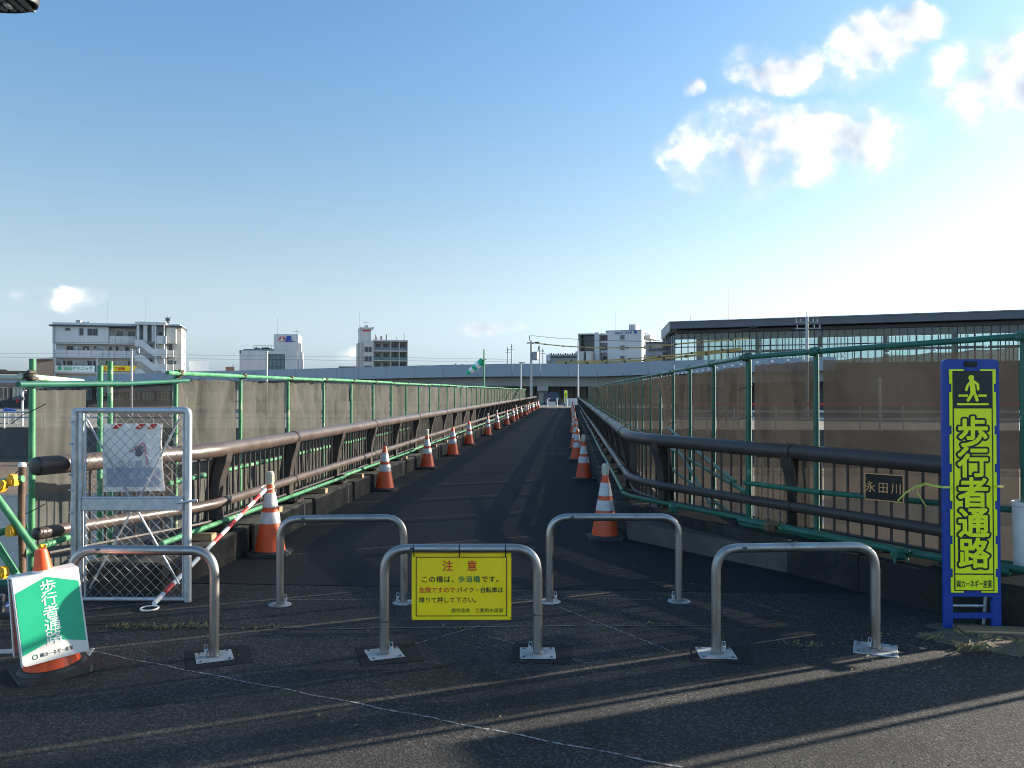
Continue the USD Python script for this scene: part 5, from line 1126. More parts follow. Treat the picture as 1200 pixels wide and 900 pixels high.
# ------------------------------------------------------------------ scaffold barricade at the left edge
sc = thing("scaffold_barricade", "green scaffold pipes with yellow rubber clamp covers at the left edge", "barricade")
D = 5.75
part("post", tube([P(27, 700, D), P(25, 600, D), P(26, 545, D)], .023, 12), M["rust"], sc, label="rusty upright with a white cap")
part("post_cap", turn(lathe([(.026, -.012), (.027, .006), (.018, .018), (.004, .02)], 14), 0, P(26, 545, D)), M["white_plastic"], sc)
part("pipe", rod(P(-40, 572, D - .05), P(27, 561, D - .05), .0243, 12), M["green"], sc)
part("pipe", rod(P(-40, 634, D - .05), P(32, 616, D + .1), .0243, 12), M["green"], sc)
part("pipe", rod(P(-28, 548, D - .10), P(52, 660, D - .02), .0243, 12), M["green"], sc)
part("pipe", rod(P(-30, 596, D - .10), P(26, 684, D - .05), .0243, 12), M["green"], sc)
part("pipe", rod(P(27, 648, D + .15), P(84, 628, D + .55), .0243, 12), M["green"], sc)
part("pipe", rod(P(-60, 686, D + .02), P(27, 683, D + .02), .0243, 12), M["green_dark"], sc)
for (px, py, dd, a) in ((14.5, 563, D - .09, .0), (2, 569, D - .13, .6), (13, 622, D - .06, .0), (46, 644, D + .06, .7), (3, 671, D - .12, .2)):
    c = P(px, py, dd)
    m = extr(Polygon([(-.032, -.045), (.036, -.045), (.040, .0), (.022, .048), (-.006, .055), (-.030, .02)]).buffer(.006), .07)
    m.apply_translation((0, 0, -.035)); m.apply_scale(.72)
    m.apply_transform(trimesh.transformations.rotation_matrix(math.pi / 2, [1, 0, 0]))
    m.apply_transform(trimesh.transformations.rotation_matrix(a, [0, 1, 0]))
    m.apply_translation(c)
    part("clamp_cover", cat([m, bx(c + (0, -.030, -.007), (.036, .009, .025), 0, 0, a)]), M["yellow_cap"], sc)
bp = thing("blue_hose", "blue plastic pipe lying on the ledge behind the white cone cover", "pipe")
part("pipe", tube([G(-20, 716, .06), G(4, 711, .06), G(22, 703, .06), G(50, 690, .06)], .016, 10), M["blue"], bp)
solo("steel_footing", turn(cat([cbox((0, 0, .02), (.34, .22, .04), .008), cbox((-.04, 0, .09), (.16, .08, .12), .01)]), .5, G(-2, 722, .0)), M["dark_metal"], "dark steel footing block at the left edge behind the cone cover", "block")
solo("white_scrap", turn(bb(-.07, .07, -.04, .04, .0, .005), .3, G(4, 764)), M["plate"], "flat white scrap on the asphalt left of the sign cone", "scrap", smooth=None)

# just outside the picture at the right: their shadows fall across the foreground
nb = thing("notice_board", "blank steel notice board on two legs, standing right of the blue sign", "notice board", (6.0, 6.72, 0), math.radians(-63))
part("board", cbox((0, 0, 1.22), (.56, .03, 1.70), .006), M["white_plastic"], nb)
for sx in (-.2, .2): part("leg", rod((sx, .03, -.02), (sx, .03, 1.9), .02, 8), M["galv"], nb)
for k, (x, yy) in enumerate(((5.0, 5.97), (5.03, 5.83))):
    pt = thing("steel_post", ("farther" if k == 0 else "nearer") + " of two thin steel posts right of the blue sign", "post", (x, yy, 0), 0, "thin steel posts right of the sign")
    part("shaft", rod((0, 0, -.02), (0, 0, 2.6), .021, 10), M["galv"], pt)
    part("cap", turn(lathe([(.024, 0), (.024, .02), (.01, .03)], 12), 0, (0, 0, 2.595)), M["white_plastic"], pt)

# ------------------------------------------------------------------ marks and growth on the ground
def chalk(a, b, w, label):
    a, b = G(*a)[:2], G(*b)[:2]
    d = (b - a) / np.linalg.norm(b - a); n = np.array([-d[1], d[0]]) * w / 2
    N = 24; v, f = [], []
    for i in range(N + 1):
        p = a + (b - a) * i / N + n * 1.2 * math.sin(i * 2.1)
        v += [(*(p - n), .004), (*(p + n), .004)]
    for i in range(N): f += [(2 * i, 2 * i + 2, 2 * i + 3), (2 * i, 2 * i + 3, 2 * i + 1)]
    solo("chalk_line", trimesh.Trimesh(v, f, process=False), M["chalk"], label, "line", kind="structure", smooth=None)
chalk((108, 764), (800, 900), .013, "long thin chalk line across the foreground asphalt")
chalk((330, 703), (830, 702.5), .010, "faint dotted chalk line before the bridge joint")
chalk((476, 758), (562, 734), .012, "short chalk line from the front barrier's plate")
chalk((655, 712), (790, 765), .010, "faint chalk line right of the yellow notice")
chalk((10, 725), (190, 705), .010, "faint chalk line behind the sign cone")
chalk((568, 745), (690, 778), .008, "short faint chalk mark under the front barrier")
crk = [G(100, 731), G(250, 735.5), G(400, 737), G(560, 735), G(700, 733), G(860, 734), G(930, 737)]
v, f = [], []
for i, p in enumerate(np.vstack([np.linspace(crk[k], crk[k + 1], 12, endpoint=False) for k in range(6)])):
    w = .006 + .008 * RNG.random(); o = .012 * (RNG.random() - .5)
    v += [(p[0], p[1] - w + o, .003), (p[0], p[1] + w + o, .003)]
for i in range(len(v) // 2 - 1): f += [(2 * i, 2 * i + 2, 2 * i + 3), (2 * i, 2 * i + 3, 2 * i + 1)]
solo("asphalt_crack", trimesh.Trimesh(v, f, process=False), M["ink"], "long ragged crack across the asphalt before the barriers", "crack", kind="structure", smooth=None)


def tufts(spots, n, h, spread, seed):
    r = np.random.default_rng(seed); v, f = [], []
    for (x, y, s) in spots:
        for _ in range(int(n * s)):
            bxx, byy = x + r.normal() * spread * s, y + r.normal() * spread * .28
            a, L, lean = r.uniform(0, 6.28), h * r.uniform(.4, 1.2), r.uniform(.4, 1.6)
            d = np.array([math.cos(a), math.sin(a)]); wd = np.array([-d[1], d[0]]) * .0028
            k = len(v)
            v += [(bxx - wd[0], byy - wd[1], 0), (bxx + wd[0], byy + wd[1], 0), (bxx + d[0] * L * lean * .5 + wd[0] * .6, byy + d[1] * L * lean * .5 + wd[1] * .6, L * .7), (bxx + d[0] * L * lean, byy + d[1] * L * lean, L * .75)]
            f += [(k, k + 1, k + 2), (k, k + 2, k + 3)]
    return trimesh.Trimesh(np.array(v), f, process=False)


sp = [(*G(px, 735 + RNG.uniform(-2, 2))[:2], RNG.uniform(.4, 1)) for px in list(range(138, 262, 12)) + [300, 318]]
solo("dry_grass", tufts(sp, 30, .03, .05, 1), M["dry_grass"], "dry yellow grass growing in the crack before the gate", "grass", kind="stuff", smooth=None)
sp = [(*G(px, py)[:2], .9) for px, py in ((535, 736), (770, 732), (930, 754), (950, 757))]
solo("dry_grass", tufts(sp, 34, .02, .06, 2), M["dry_grass"], "small dry grass tufts along the crack around the barriers", "grass", kind="stuff", smooth=None)
sp = [(RNG.uniform(2.2, 4.2), RNG.uniform(5.2, 5.7), RNG.uniform(.3, 1)) for _ in range(22)]
solo("dry_grass", tufts(sp, 34, .05, .06, 3), M["dry_grass"], "dry grass and weeds along the kerb foot by the blue sign", "grass", kind="stuff", smooth=None)

# loose grit, chips and dead leaves lying on the asphalt
r_ = np.random.default_rng(21)
v, f = [], []
for _ in range(900):
    if r_.random() < .55:
        t_ = r_.random(); px_ = r_.uniform(0, 1200); c = G(px_, r_.normal(735, 5))
    else:
        c = G(r_.uniform(0, 1200), 900 - 200 * r_.random() ** 1.6)
    if abs(c[0]) > 6 or c[1] > 6.5: continue
    a = .0018 + .0035 * r_.random() ** 2
    k = len(v); ph = r_.uniform(0, 6.28)
    v += [(c[0] + a * math.cos(ph + q), c[1] + a * math.sin(ph + q), .0005) for q in (0, 2.1, 4.2)] + [(c[0] + a * .3 * r_.normal(), c[1] + a * .3 * r_.normal(), a * 1.3)]
    f += [(k, k + 1, k + 3), (k + 1, k + 2, k + 3), (k + 2, k, k + 3), (k, k + 2, k + 1)]
solo("grit", trimesh.Trimesh(np.array(v), f, process=False), M["apron"], "loose grit and chips scattered over the foreground asphalt", "grit", kind="stuff", smooth=None)
v, f = [], []
for _ in range(70):
    c = G(r_.uniform(930, 1200), r_.uniform(742, 790)) if r_.random() < .6 else G(r_.uniform(60, 900), r_.uniform(690, 860))
    if c[1] > 6.5: continue
    a, L = r_.uniform(0, 6.28), r_.uniform(.008, .02)
    d, n = np.array([math.cos(a), math.sin(a)]), np.array([-math.sin(a), math.cos(a)]) * L * .45
    k = len(v)
    v += [(*(c[:2] - d * L), .004), (*(c[:2] - n), .010), (*(c[:2] + d * L), .006), (*(c[:2] + n), .012)]
    f += [(k, k + 1, k + 2), (k, k + 2, k + 3)]
solo("dead_leaves", trimesh.Trimesh(np.array(v), f, process=False), M["dry_grass"], "small dead leaves scattered on the road and verge", "leaves", kind="stuff", smooth=None)

# ------------------------------------------------------------------ far things: drawn in a local frame at their own distance
class Far:
    """A building in its own frame: x to the right along its front, y away from the viewer, z up, all in metres; px() and pz() read a measured picture position at the front plane."""

    def __init__(self, name, label, category, px, dist, turn_deg=0.0, group=None):
        o = P(px, 458.5, dist)
        self.o, self.d, self.px0, self.s = o, dist, px, dist / FOCAL_PX
        d = view_dir(px, 458.5)
        self.k = math.hypot(d[0], d[1])                  # obliqueness of the ray: level metres per metre of lens depth
        self.sx = self.s / self.k
        yaw = math.atan2(d[1], d[0]) - math.pi / 2 + math.radians(turn_deg)
        self.t = thing(name, label, category, (o[0], o[1], 0), yaw, group)

    def x(self, px): return (px - self.px0) * self.sx
    def z(self, py): return EYE + (458.5 - py) * self.s
    def box(self, nm, m, x0, x1, ya, yb, y0, y1, label=None):
        """Picture columns x0..x1, rows ya (top)..yb (bottom), depth y0..y1 in metres."""
        return part(nm, bb(self.x(x0), self.x(x1), y0, y1, self.z(yb), self.z(ya)), M[m], self.t, label, smooth=None)
    def shape(self, nm, m, pts, y0, y1, label=None, parent=None):
        me = front(Polygon([(self.x(a), self.z(b)) for a, b in pts]), y1 - y0, 0, y1, 0)
        return part(nm, me, M[m], parent or self.t, label, smooth=None)
    def window(self, x0, x1, ya, yb, y, m="window", bars=1, frame="grey_metal", depth=.12):
        w = part("window", bb(self.x(x0), self.x(x1), y - .01, y + depth, self.z(yb), self.z(ya)), M[m], self.t, smooth=None)
        a, b, c, d = self.x(x0), self.x(x1), self.z(yb), self.z(ya)
        t = .05 * max(1, self.d / 120)
        fm = [bb(a - t, b + t, y - .06, y + .03, c - t, c), bb(a - t, b + t, y - .06, y + .03, d, d + t), bb(a - t, a, y - .06, y + .03, c, d), bb(b, b + t, y - .06, y + .03, c, d)]
        for k in range(bars):
            q = a + (b - a) * (k + 1) / (bars + 1)
            fm.append(bb(q - t / 2, q + t / 2, y - .05, y + .03, c, d))
        part("frame", cat(fm), M[frame], w, smooth=None)


GND = 470          # picture row safely below the far ground line

# --- apartment block at the left
A = Far("apartment_block", "white five storey apartment block with outside stairs and a clinic signboard, far left", "building", 140, 180, -9)
A.box("wall", "white_wall", 63, 160, 384, GND, 1.6, 12)
A.box("upper_block", "white_wall", 62, 127, 383.2, 402, -.2, 1.58, "projecting plain upper storey")
A.box("roof_edge", "dark_metal", 58.5, 160, 382, 383.6, -.8, 12.4)
A.box("roof_parapet", "white_wall", 62, 160, 379.2, 381.9, -.4, 12)
for x0, x1, ya, yb, b in ((77, 82, 385.6, 388.4, 0), (93.3, 97.4, 386, 393.6, 0), (102.8, 114, 386, 393.6, 1)): A.window(x0, x1, ya, yb, -.22, bars=b)
for x0, x1 in ((135.5, 142), (149, 156)): A.window(x0, x1, 388, 394, 1.58, "teal_glass")
part_y = .0
for x0, x1 in ((127, 134.5), (134.9, 142.4), (142.8, 151), (151.4, 160)): A.box("balcony_panel", "white_wall", x0, x1, 393.8, 402, .0, .14)
A.box("floor_slab", "white_wall", 62, 160, 402.3, 403.6, -.1, 1.58)
A.box("floor_slab", "white_wall", 64, 160, 418.6, 420, -.1, 1.58)
for k in range(7): A.box("balcony_panel", "white_wall", 64.6 + k * 14, 78 + k * 14 if k < 6 else 160, 411, 418.4, .0, .14)
for x0, x1, b in ((76.5, 83.5, 1), (95.6, 101.6, 1), (108.5, 110.8, 0), (126.3, 128.6, 0), (134.5, 136.7, 0), (145.5, 149.5, 0)): A.window(x0, x1, 406.2, 410.9, 1.58, bars=b)
for x0, x1, b in ((72.6, 74.6, 0), (77.2, 82.4, 1), (100.2, 105, 1), (107.8, 109.8, 0), (122.3, 124.3, 0), (127, 132, 1), (149, 153, 1)): A.window(x0, x1, 423.2, 427.9, 1.58, bars=b)
A.box("column", "white_wall", 62.3, 64, 402, GND, -.05, .3); A.box("column", "white_wall", 112.9, 114.2, 418.5, GND, -.05, .3)
A.box("floor_slab", "white_wall", 64, 160, 436.2, 438, -.1, 1.58)
cl = A.box("clinic_board", "white_print", 65.5, 110.5, 429, 436, -.02, .1, "long white clinic signboard with green characters")
part("lettering", front(affinity.translate(write("浜田クリニック", 5.2 * A.s, 0, 0, bold=.02, sx=.9, pitch=4.85 * A.sx), A.x(74.5), A.z(434.7)), .05, 0, -.03, 0), M["sign_green"], cl, smooth=None)
part("emblem", front(sbox(A.x(68.5), A.z(434), A.x(72.5), A.z(430.6)).union(Point(A.x(70.5), A.z(430.8)).buffer(1.6 * A.s)), .05, 0, -.03, 0), M["sign_green"], cl, smooth=None)
yb_ = A.box("yellow_board", "sign_yellow", 115.2, 160, 428.6, 435, -.02, .1, "long yellow signboard with red lettering")
part("lettering", latin("23", 3.9 * A.s, A.x(117), -.03, A.z(434), .05), M["ink_red"], yb_, smooth=None)
part("lettering", front(affinity.translate(write("時まで診療", 4.1 * A.s, 0, 0, bold=.02, sx=.88, pitch=4.2 * A.sx), A.x(125.5), A.z(434)), .05, 0, -.03, 0), M["ink_red"], yb_, smooth=None)
# stair tower
A.box("stair_wall", "white_wall", 160.2, 196, 381, GND, .9, 11.5)
A.box("tower_roof", "white_wall", 159, 196.5, 377, 380.4, -1.4, 11.8)
for x0, x1 in ((161, 164), (169, 173.5), (179, 184)): A.box("column", "white_wall", x0, x1, 380.6, 400, -.9, -.2)
for x in (183.2, 193.6): A.box("column", "white_wall", x, x + 1.3, 380.6, GND, -1.2, -.5)
A.window(164.5, 168.5, 382.5, 398, .86, "grey_metal", 0); A.window(173.8, 178.5, 383, 398.5, .86, "grey_metal", 0); A.window(187, 191, 388.5, 393.2, .86, "window", 0)
for x, y0 in ((174.5, 403.3), (174.5, 420.5)): A.window(x, x + 4.3, y0, y0 + 3, .86, "window", 0)
for dy in (0, 17.4):
    A.shape("stair_parapet", "white_wall", [(159, 398 + dy), (168, 398 + dy), (182, 409 + dy), (191.2, 409 + dy), (191.2, 417 + dy), (181, 417 + dy), (166, 406 + dy), (159, 406 + dy)], -1.3, -1.1)
    A.box("landing_parapet", "white_wall", 191.3, 197, 409 + dy, 419 + dy, -1.3, .6)
A.shape("stair_parapet", "white_wall", [(159, 432), (166, 432), (173, 437), (173, 445), (159, 445)], -1.3, -1.1)
A.box("balcony_panel", "white_wall", 185, 197, 393, 402.5, -1.2, .5)
A.box("right_wing", "white_wall_b", 196.1, 208, 382.6, 401.5, -.3, 9, "projecting room at the top right")
A.box("right_wall", "white_wall_b", 196.1, 214.0, 381, GND, 1.6, 11.5)
A.box("roof_edge", "dark_metal", 196.1, 215.5, 380.4, 382.2, -.6, 12.2)
A.box("roof_parapet", "white_wall", 196.6, 213.4, 378.6, 380.3, -.2, 11.6)
for dy in (0, 16.8):
    A.box("balcony_panel", "white_wall_b", 197.1, 204.6, 409.8 + dy, 417.6 + dy, -.1, .05)
    A.box("balcony_panel", "white_wall_b", 204.0, 204.7, 409.8 + dy, 417.6 + dy, .06, 1.58)
A.window(198, 202.5, 402.3, 409.5, 1.58, "window", 0); A.window(197.6, 199.4, 421.5, 426.3, 1.58, "window", 0); A.window(200.8, 202.6, 421.5, 426.3, 1.58, "window", 0); A.window(205.2, 207.2, 422.5, 425.5, 1.58, "window", 0)
for ya in (388, 406.5, 423):          # windows in the sunlit end wall
    for yy in (4.0, 7.6):
        part("window", bb(A.x(214) - .05, A.x(214) + .06, yy, yy + 1.1, A.z(ya + 5), A.z(ya)), M["window"], A.t, smooth=None)
for x0, x1, ya in ((85, 90, 374.8), (92.5, 96, 377), (98, 101.5, 376.6), (103.5, 105, 377.2), (106.5, 110.5, 377.6)): A.box("roof_unit", "grey_metal", x0, x1, ya, 379.3, 3, 5)
for x, yt, r in ((121.5, 350, .05), (168.3, 345, .05), (195.3, 366, .06)):
    part("antenna", rod((A.x(x), 4, A.z(380)), (A.x(x), 4, A.z(yt)), r, 5), M["grey_metal"], A.t)
part("antenna_array", cat([bx((A.x(195.3), 4, A.z(371.5)), (.9, .9, .6)), bx((A.x(195.3), 4, A.z(375)), (.6, .6, .4)), bx((A.x(195.3), 4, A.z(369)), (1.5, .08, .08))]), M["dark_metal"], A.t)

for k in range(6):           # small things on the balconies
    A.box("air_conditioner", "white_wall_b", 70 + k * 14.2, 73 + k * 14.2, 424.9, 428.5, .9, 1.4)
    A.box("air_conditioner", "white_wall_b", 87 + k * 11.2, 89.6 + k * 11.2, 408.6, 411, .9, 1.4)
for x in (64.4, 127.3, 159.4): A.box("drain_pipe", "grey_metal", x, x + .5, 384, GND, -.34 if x < 100 else -.1, -.22 if x < 100 else .02)
# --- white hall with the square tower
B = Far("tower_office", "white windowless office with a square tower bearing a red emblem and a blue character", "building", 316, 220, -7)
B.box("hall", "white_wall", 280.6, 349, 411, GND, 0, 16)
B.box("hall_shoulder", "dark_metal", 280.4, 282, 410.6, 414.5, -.1, 16)
B.shape("green_roof", "copper_green", [(282.5, 411), (286, 409), (322, 409), (324, 410.9), (324, 411)], .5, 14)
B.shape("tower", "white_wall", [(320.6, 411), (320.6, 392.5), (321.6, 391.2), (348, 391.2), (349.6, 391.2), (349.6, 411)], .3, 12)
B.box("wall_corner", "white_wall", 349, 351.3, 411, GND, .4, 14)
B.window(315, 333.5, 415.3, GND - 30, -.02, "teal_glass", 3, "dark_metal")
for ya in (421.2, 429.6): B.box("transom", "dark_metal", 315, 333.5, ya, ya + .5, -.12, .0)
em = B.shape("emblem", "faded_red", [(330.4 + 3.6 * math.cos(a), 397.2 + 3.3 * math.sin(a)) for a in np.linspace(0, 6.28, 24)[:-1]], .18, .28)
B.shape("emblem_cut", "white_wall", [(330.4, 393.4), (332, 397.5), (334.2, 399.6), (331.6, 399.4), (330.4, 401), (329.2, 399.4), (326.6, 399.6), (328.8, 397.5)], .12, .175, parent=em)
part("blue_character", front(affinity.translate(write("昴", 7.4 * B.s, 0, 0, bold=.035), B.x(334.6), B.z(400.4)), .1, 0, .28, 0), M["ink_blue"], B.t, smooth=None)
B.box("small_caption", "ink_blue", 333.4, 345.5, 399.5, 400.3, .2, .28)
for x0, x1, ya in ((296, 299, 406.6), (300, 302, 407.4), (304, 308, 406.6), (309, 312.5, 406.4), (313.5, 316, 407.4)): B.box("roof_unit", "dark_metal", x0, x1, ya, 409, 3, 6)
part("roof_rail", cat([rod((B.x(295), 2.4, B.z(404.5)), (B.x(320), 2.4, B.z(404.5)), .05, 4)] + [rod((B.x(x), 2.4, B.z(409)), (B.x(x), 2.4, B.z(404.3)), .05, 4) for x in np.linspace(295, 320, 8)]), M["grey_metal"], B.t)
part("antenna", rod((B.x(323.3), 3, B.z(391)), (B.x(323.3), 3, B.z(371)), .07, 5), M["grey_metal"], B.t)
part("antenna", cat([rod((B.x(346.5), 3, B.z(391)), (B.x(346.5), 3, B.z(384)), .06, 5), rod((B.x(343), 3, B.z(387)), (B.x(350), 3, B.z(387)), .06, 4)]), M["grey_metal"], B.t)

# --- the small apartment tower in the middle
C = Far("apartment_tower", "beige apartment tower with glazed balconies and a taller stair shaft", "building", 449, 230, 5)
C.box("stair_shaft", "white_wall_b", 421.8, 434.6, 384.6, GND, 0, 9)
C.shape("shaft_roof", "white_wall_b", [(421.4, 384.4), (421.8, 383.2), (423, 384), (435, 384), (437.8, 383), (437.8, 385.4), (436.6, 386.8), (434.6, 386.6), (421.8, 385.4)], -.3, 9.3)
C.box("shaft_sign", "faded_red", 425, 433.4, 387, 388.6, -.08, -.005)
C.box("tank_hut", "white_wall_b", 428.6, 432, 380.3, 384, 3, 5.5)
C.box("stair_wall", "white_wall_b", 426, 437, 400.6, GND, -.4, 8)
C.box("left_bay", "white_wall_b", 419.6, 421.8, 402, GND, 1, 9)
for ya in (407, 418, 429): C.window(427.4, 431, ya, ya + 5.6, -.42, "window", 0); C.window(432, 435.2, ya, ya + 5.6, -.42, "window", 0)
C.box("block", "white_wall_b", 437, 478, 398.6, GND, 1.8, 11)
C.box("roof_slab", "white_wall_b", 436.6, 478.4, 398.2, 400, -.2, 11)
for ya in (410.7, 422, 433.2): C.box("floor_slab", "white_wall_b", 437.2, 478, ya, ya + 1.2, -.2, 1.79)
for x in (437, 457.5, 467.6, 477.3): C.box("party_wall", "white_wall_b", x, x + .8, 400.2, GND, -.1, 1.78)
for ya in (407.2, 418.4, 429.6):
    for x0, x1 in ((438.2, 447.2), (447.8, 457), (458.6, 467.2), (468.8, 477)): C.box("balcony_glass", "teal_glass", x0, x1, ya, ya + 3.5, -.12, -.05)
for ya in (402.8, 414, 425.4):
    for x0, x1 in ((441, 446), (450, 455), (461, 466), (470, 475)): C.window(x0, x1, ya, ya + 6.0, 1.78, "window", 1)
for x0, x1, ya in ((440.4, 443, 391), (447, 449, 392.6), (453.6, 456, 390.6)): part("roof_tank", turn(lathe([(1.3 * C.s, 0), (1.3 * C.s, (398 - ya) * C.s), (.3, (397.6 - ya) * C.s + .2)], 12), 0, (C.x((x0 + x1) / 2), 4, C.z(398.4))), M["grey_metal"], C.t)
for x, yt in ((466.5, 393.5), (475.8, 388.5), (422.6, 364)): part("antenna", rod((C.x(x), 4, C.z(398.6)), (C.x(x), 4, C.z(yt)), .10 if yt > 380 else .05, 5), M["grey_metal"], C.t)
part("antenna", cat([rod((C.x(430), 4, C.z(381)), (C.x(430), 4, C.z(376)), .06, 4), rod((C.x(427), 4, C.z(377)), (C.x(433), 4, C.z(376.6)), .06, 4)]), M["grey_metal"], C.t)

# --- white building with blue katakana
D_ = Far("plaza_building", "white building with blue katakana lettering and balconies on its sunlit side", "building", 715, 190, -13)
D_.box("wall", "white_wall", 712, 752.6, 388, GND, 0, 14)
D_.box("left_wall", "white_wall", 676.2, 712, 390.6, GND, 2.2, 14)
D_.box("left_roof", "white_wall", 676.2, 694, 390, 391.4, -.2, 14)
D_.box("left_column", "white_wall", 676.2, 677.2, 391, GND, -.2, 2.2)
D_.window(678, 693.6, 392, 424, 2.1, "window", 3, "dark_metal")
D_.box("pillar_block", "white_wall", 696.2, 702, 389.2, GND, -.1, 9)
D_.box("connecting_roof", "white_wall", 702, 712, 390.4, 392.5, .2, 9)
for ya in (394.3, 405.6, 417.6):
    D_.window(704, 711.4, ya, ya + 4.6, 2.1, "window", 1)
    D_.box("balcony_panel", "white_wall", 702.4, 711.8, ya + 4.8, ya + 7.4, .6, .75)
for ya in (393.3, 405.4, 417.6): D_.window(727.6, 732, ya, ya + 4.6, -.02, "window", 1)
part("lettering", front(affinity.translate(write("シルバープラザ", 3.5 * D_.s, 0, 0, bold=.03, pitch=3.0 * D_.sx, sx=.82), D_.x(720.2), D_.z(392.2)), .06, 0, -.005, 0), M["ink_blue"], D_.t, smooth=None)
part("lettering", front(affinity.translate(write("里", 3.9 * D_.s, 0, 0, bold=.035), D_.x(743.2), D_.z(391.8)), .06, 0, -.005, 0), M["ink_blue"], D_.t, smooth=None)
D_.box("roof_hut", "white_wall", 735.4, 743.6, 380, 387.9, 2, 7)
D_.box("green_roof_hut", "copper_green", 706.2, 721, 386.2, 388.6, 3, 8)
D_.box("roof_edge", "grey_metal", 712, 752.8, 387.2, 388, -.1, 14)
for k, ya in enumerate((392.6, 403.6, 414.6)):       # balconies on the sunny side
    part("side_balcony", bb(D_.x(752.6), D_.x(752.6) + 1.3, 3.5, 12.5, D_.z(ya + 3.4), D_.z(ya)), M["white_wall"], D_.t, smooth=None)
    part("side_window", bb(D_.x(752.6) - .02, D_.x(752.6) + .05, 4, 12, D_.z(ya), D_.z(ya - 4)), M["window"], D_.t, smooth=None)
for x0, x1 in ((679.6, 689.6), (692.4, 698.4)): D_.box("storage_tank", "white_wall_b", x0, x1, 412.4, GND, -5, -2.5)
part("antenna", rod((D_.x(717.6), 4, D_.z(388)), (D_.x(717.6), 4, D_.z(362)), .06, 5), M["grey_metal"], D_.t)

# --- lesser buildings on the skyline
def plain(name, label, px, dist, spec, turn_deg=0.0):
    F = Far(name, label, "building", px, dist, turn_deg)
    for nm, m, x0, x1, ya, yb, y0, y1 in spec: F.box(nm, m, x0, x1, ya, yb, y0, y1)
    return F
E1 = plain("brown_shed", "flat brown building left of the white apartment block", 50, 170, [("wall", "brown_wall", 42.6, 62, 422, GND, 0, 10), ("roof", "dark_metal", 42.2, 62, 420.6, 422, -.3, 10.4)])
E1.shape("roof_slope", "grey_metal", [(42.4, 420.5), (62, 418.6), (62, 420.5)], .2, 9)
E2 = plain("long_low_shed", "long low dark roofed building at the far left edge", 10, 190, [("wall", "brown_wall", -40, 42, 437, GND, 0, 14)])
E2.shape("roof", "dark_metal", [(-40, 437), (-40, 433), (6, 433), (10, 434.6), (42.4, 434.6), (42.4, 437)], -.4, 14.4)
E3 = plain("white_billboard", "blank white billboard right of the apartment block", 233, 190, [("board", "white_print", 221.8, 245, 423.4, 434.6, 0, .4), ("post", "grey_metal", 224, 225, 434.6, GND, .1, .4), ("post", "grey_metal", 241, 242, 434.6, GND, .1, .4)])
plain("red_roofed_house", "small brick red house roof above the overpass", 269, 210, [("wall", "red_roof", 264.4, 274.6, 429.8, GND, 0, 6), ("chimney", "dark_metal", 272.8, 273.4, 426.5, 429.7, 1, 1.6)])
H_1 = plain("grey_hall", "low grey hall with plant on its roof beyond the overpass", 658, 160, [("wall", "grey_metal", 640.2, 676, 415.5, GND, 0, 12), ("dark_band", "dark_metal", 640.4, 676, 417.6, 419.4, -.08, -.005)])
for k in range(11): H_1.box("roof_unit", "dark_metal", 645 + k * 2.8, 646.6 + k * 2.8, 413.2 + (k * 7 % 3) * .4, 415.4, 2, 4)
H_1.shape("end_gable", "white_wall", [(640, 423), (640, 417), (645, 414), (645, 423)], -.3, -.1)
plain("grey_office", "grey office partly hidden between the plaza building and the station", 772, 150, [("wall", "grey_metal", 757, 781, 401.6, GND, 0, 10), ("roof", "dark_metal", 756.6, 781, 400.8, 402, -.3, 10.2), ("window_band", "window", 760, 780, 408, 411.5, -.06, -.005), ("window_band", "window", 760, 780, 417, 420, -.06, -.005)])
plain("far_rooftops", "row of low rooftops showing just above the overpass", 510, 240, [("wall", "white_wall_b", 489, 499, 428.0, GND, 0, 8), ("roof_unit", "grey_metal", 533, 535, 426, GND, 0, 1.5), ("roof_unit", "grey_metal", 541, 543, 426.4, GND, 0, 1.5), ("wall", "brown_wall", 398, 420, 429.6, GND, 0, 8)])

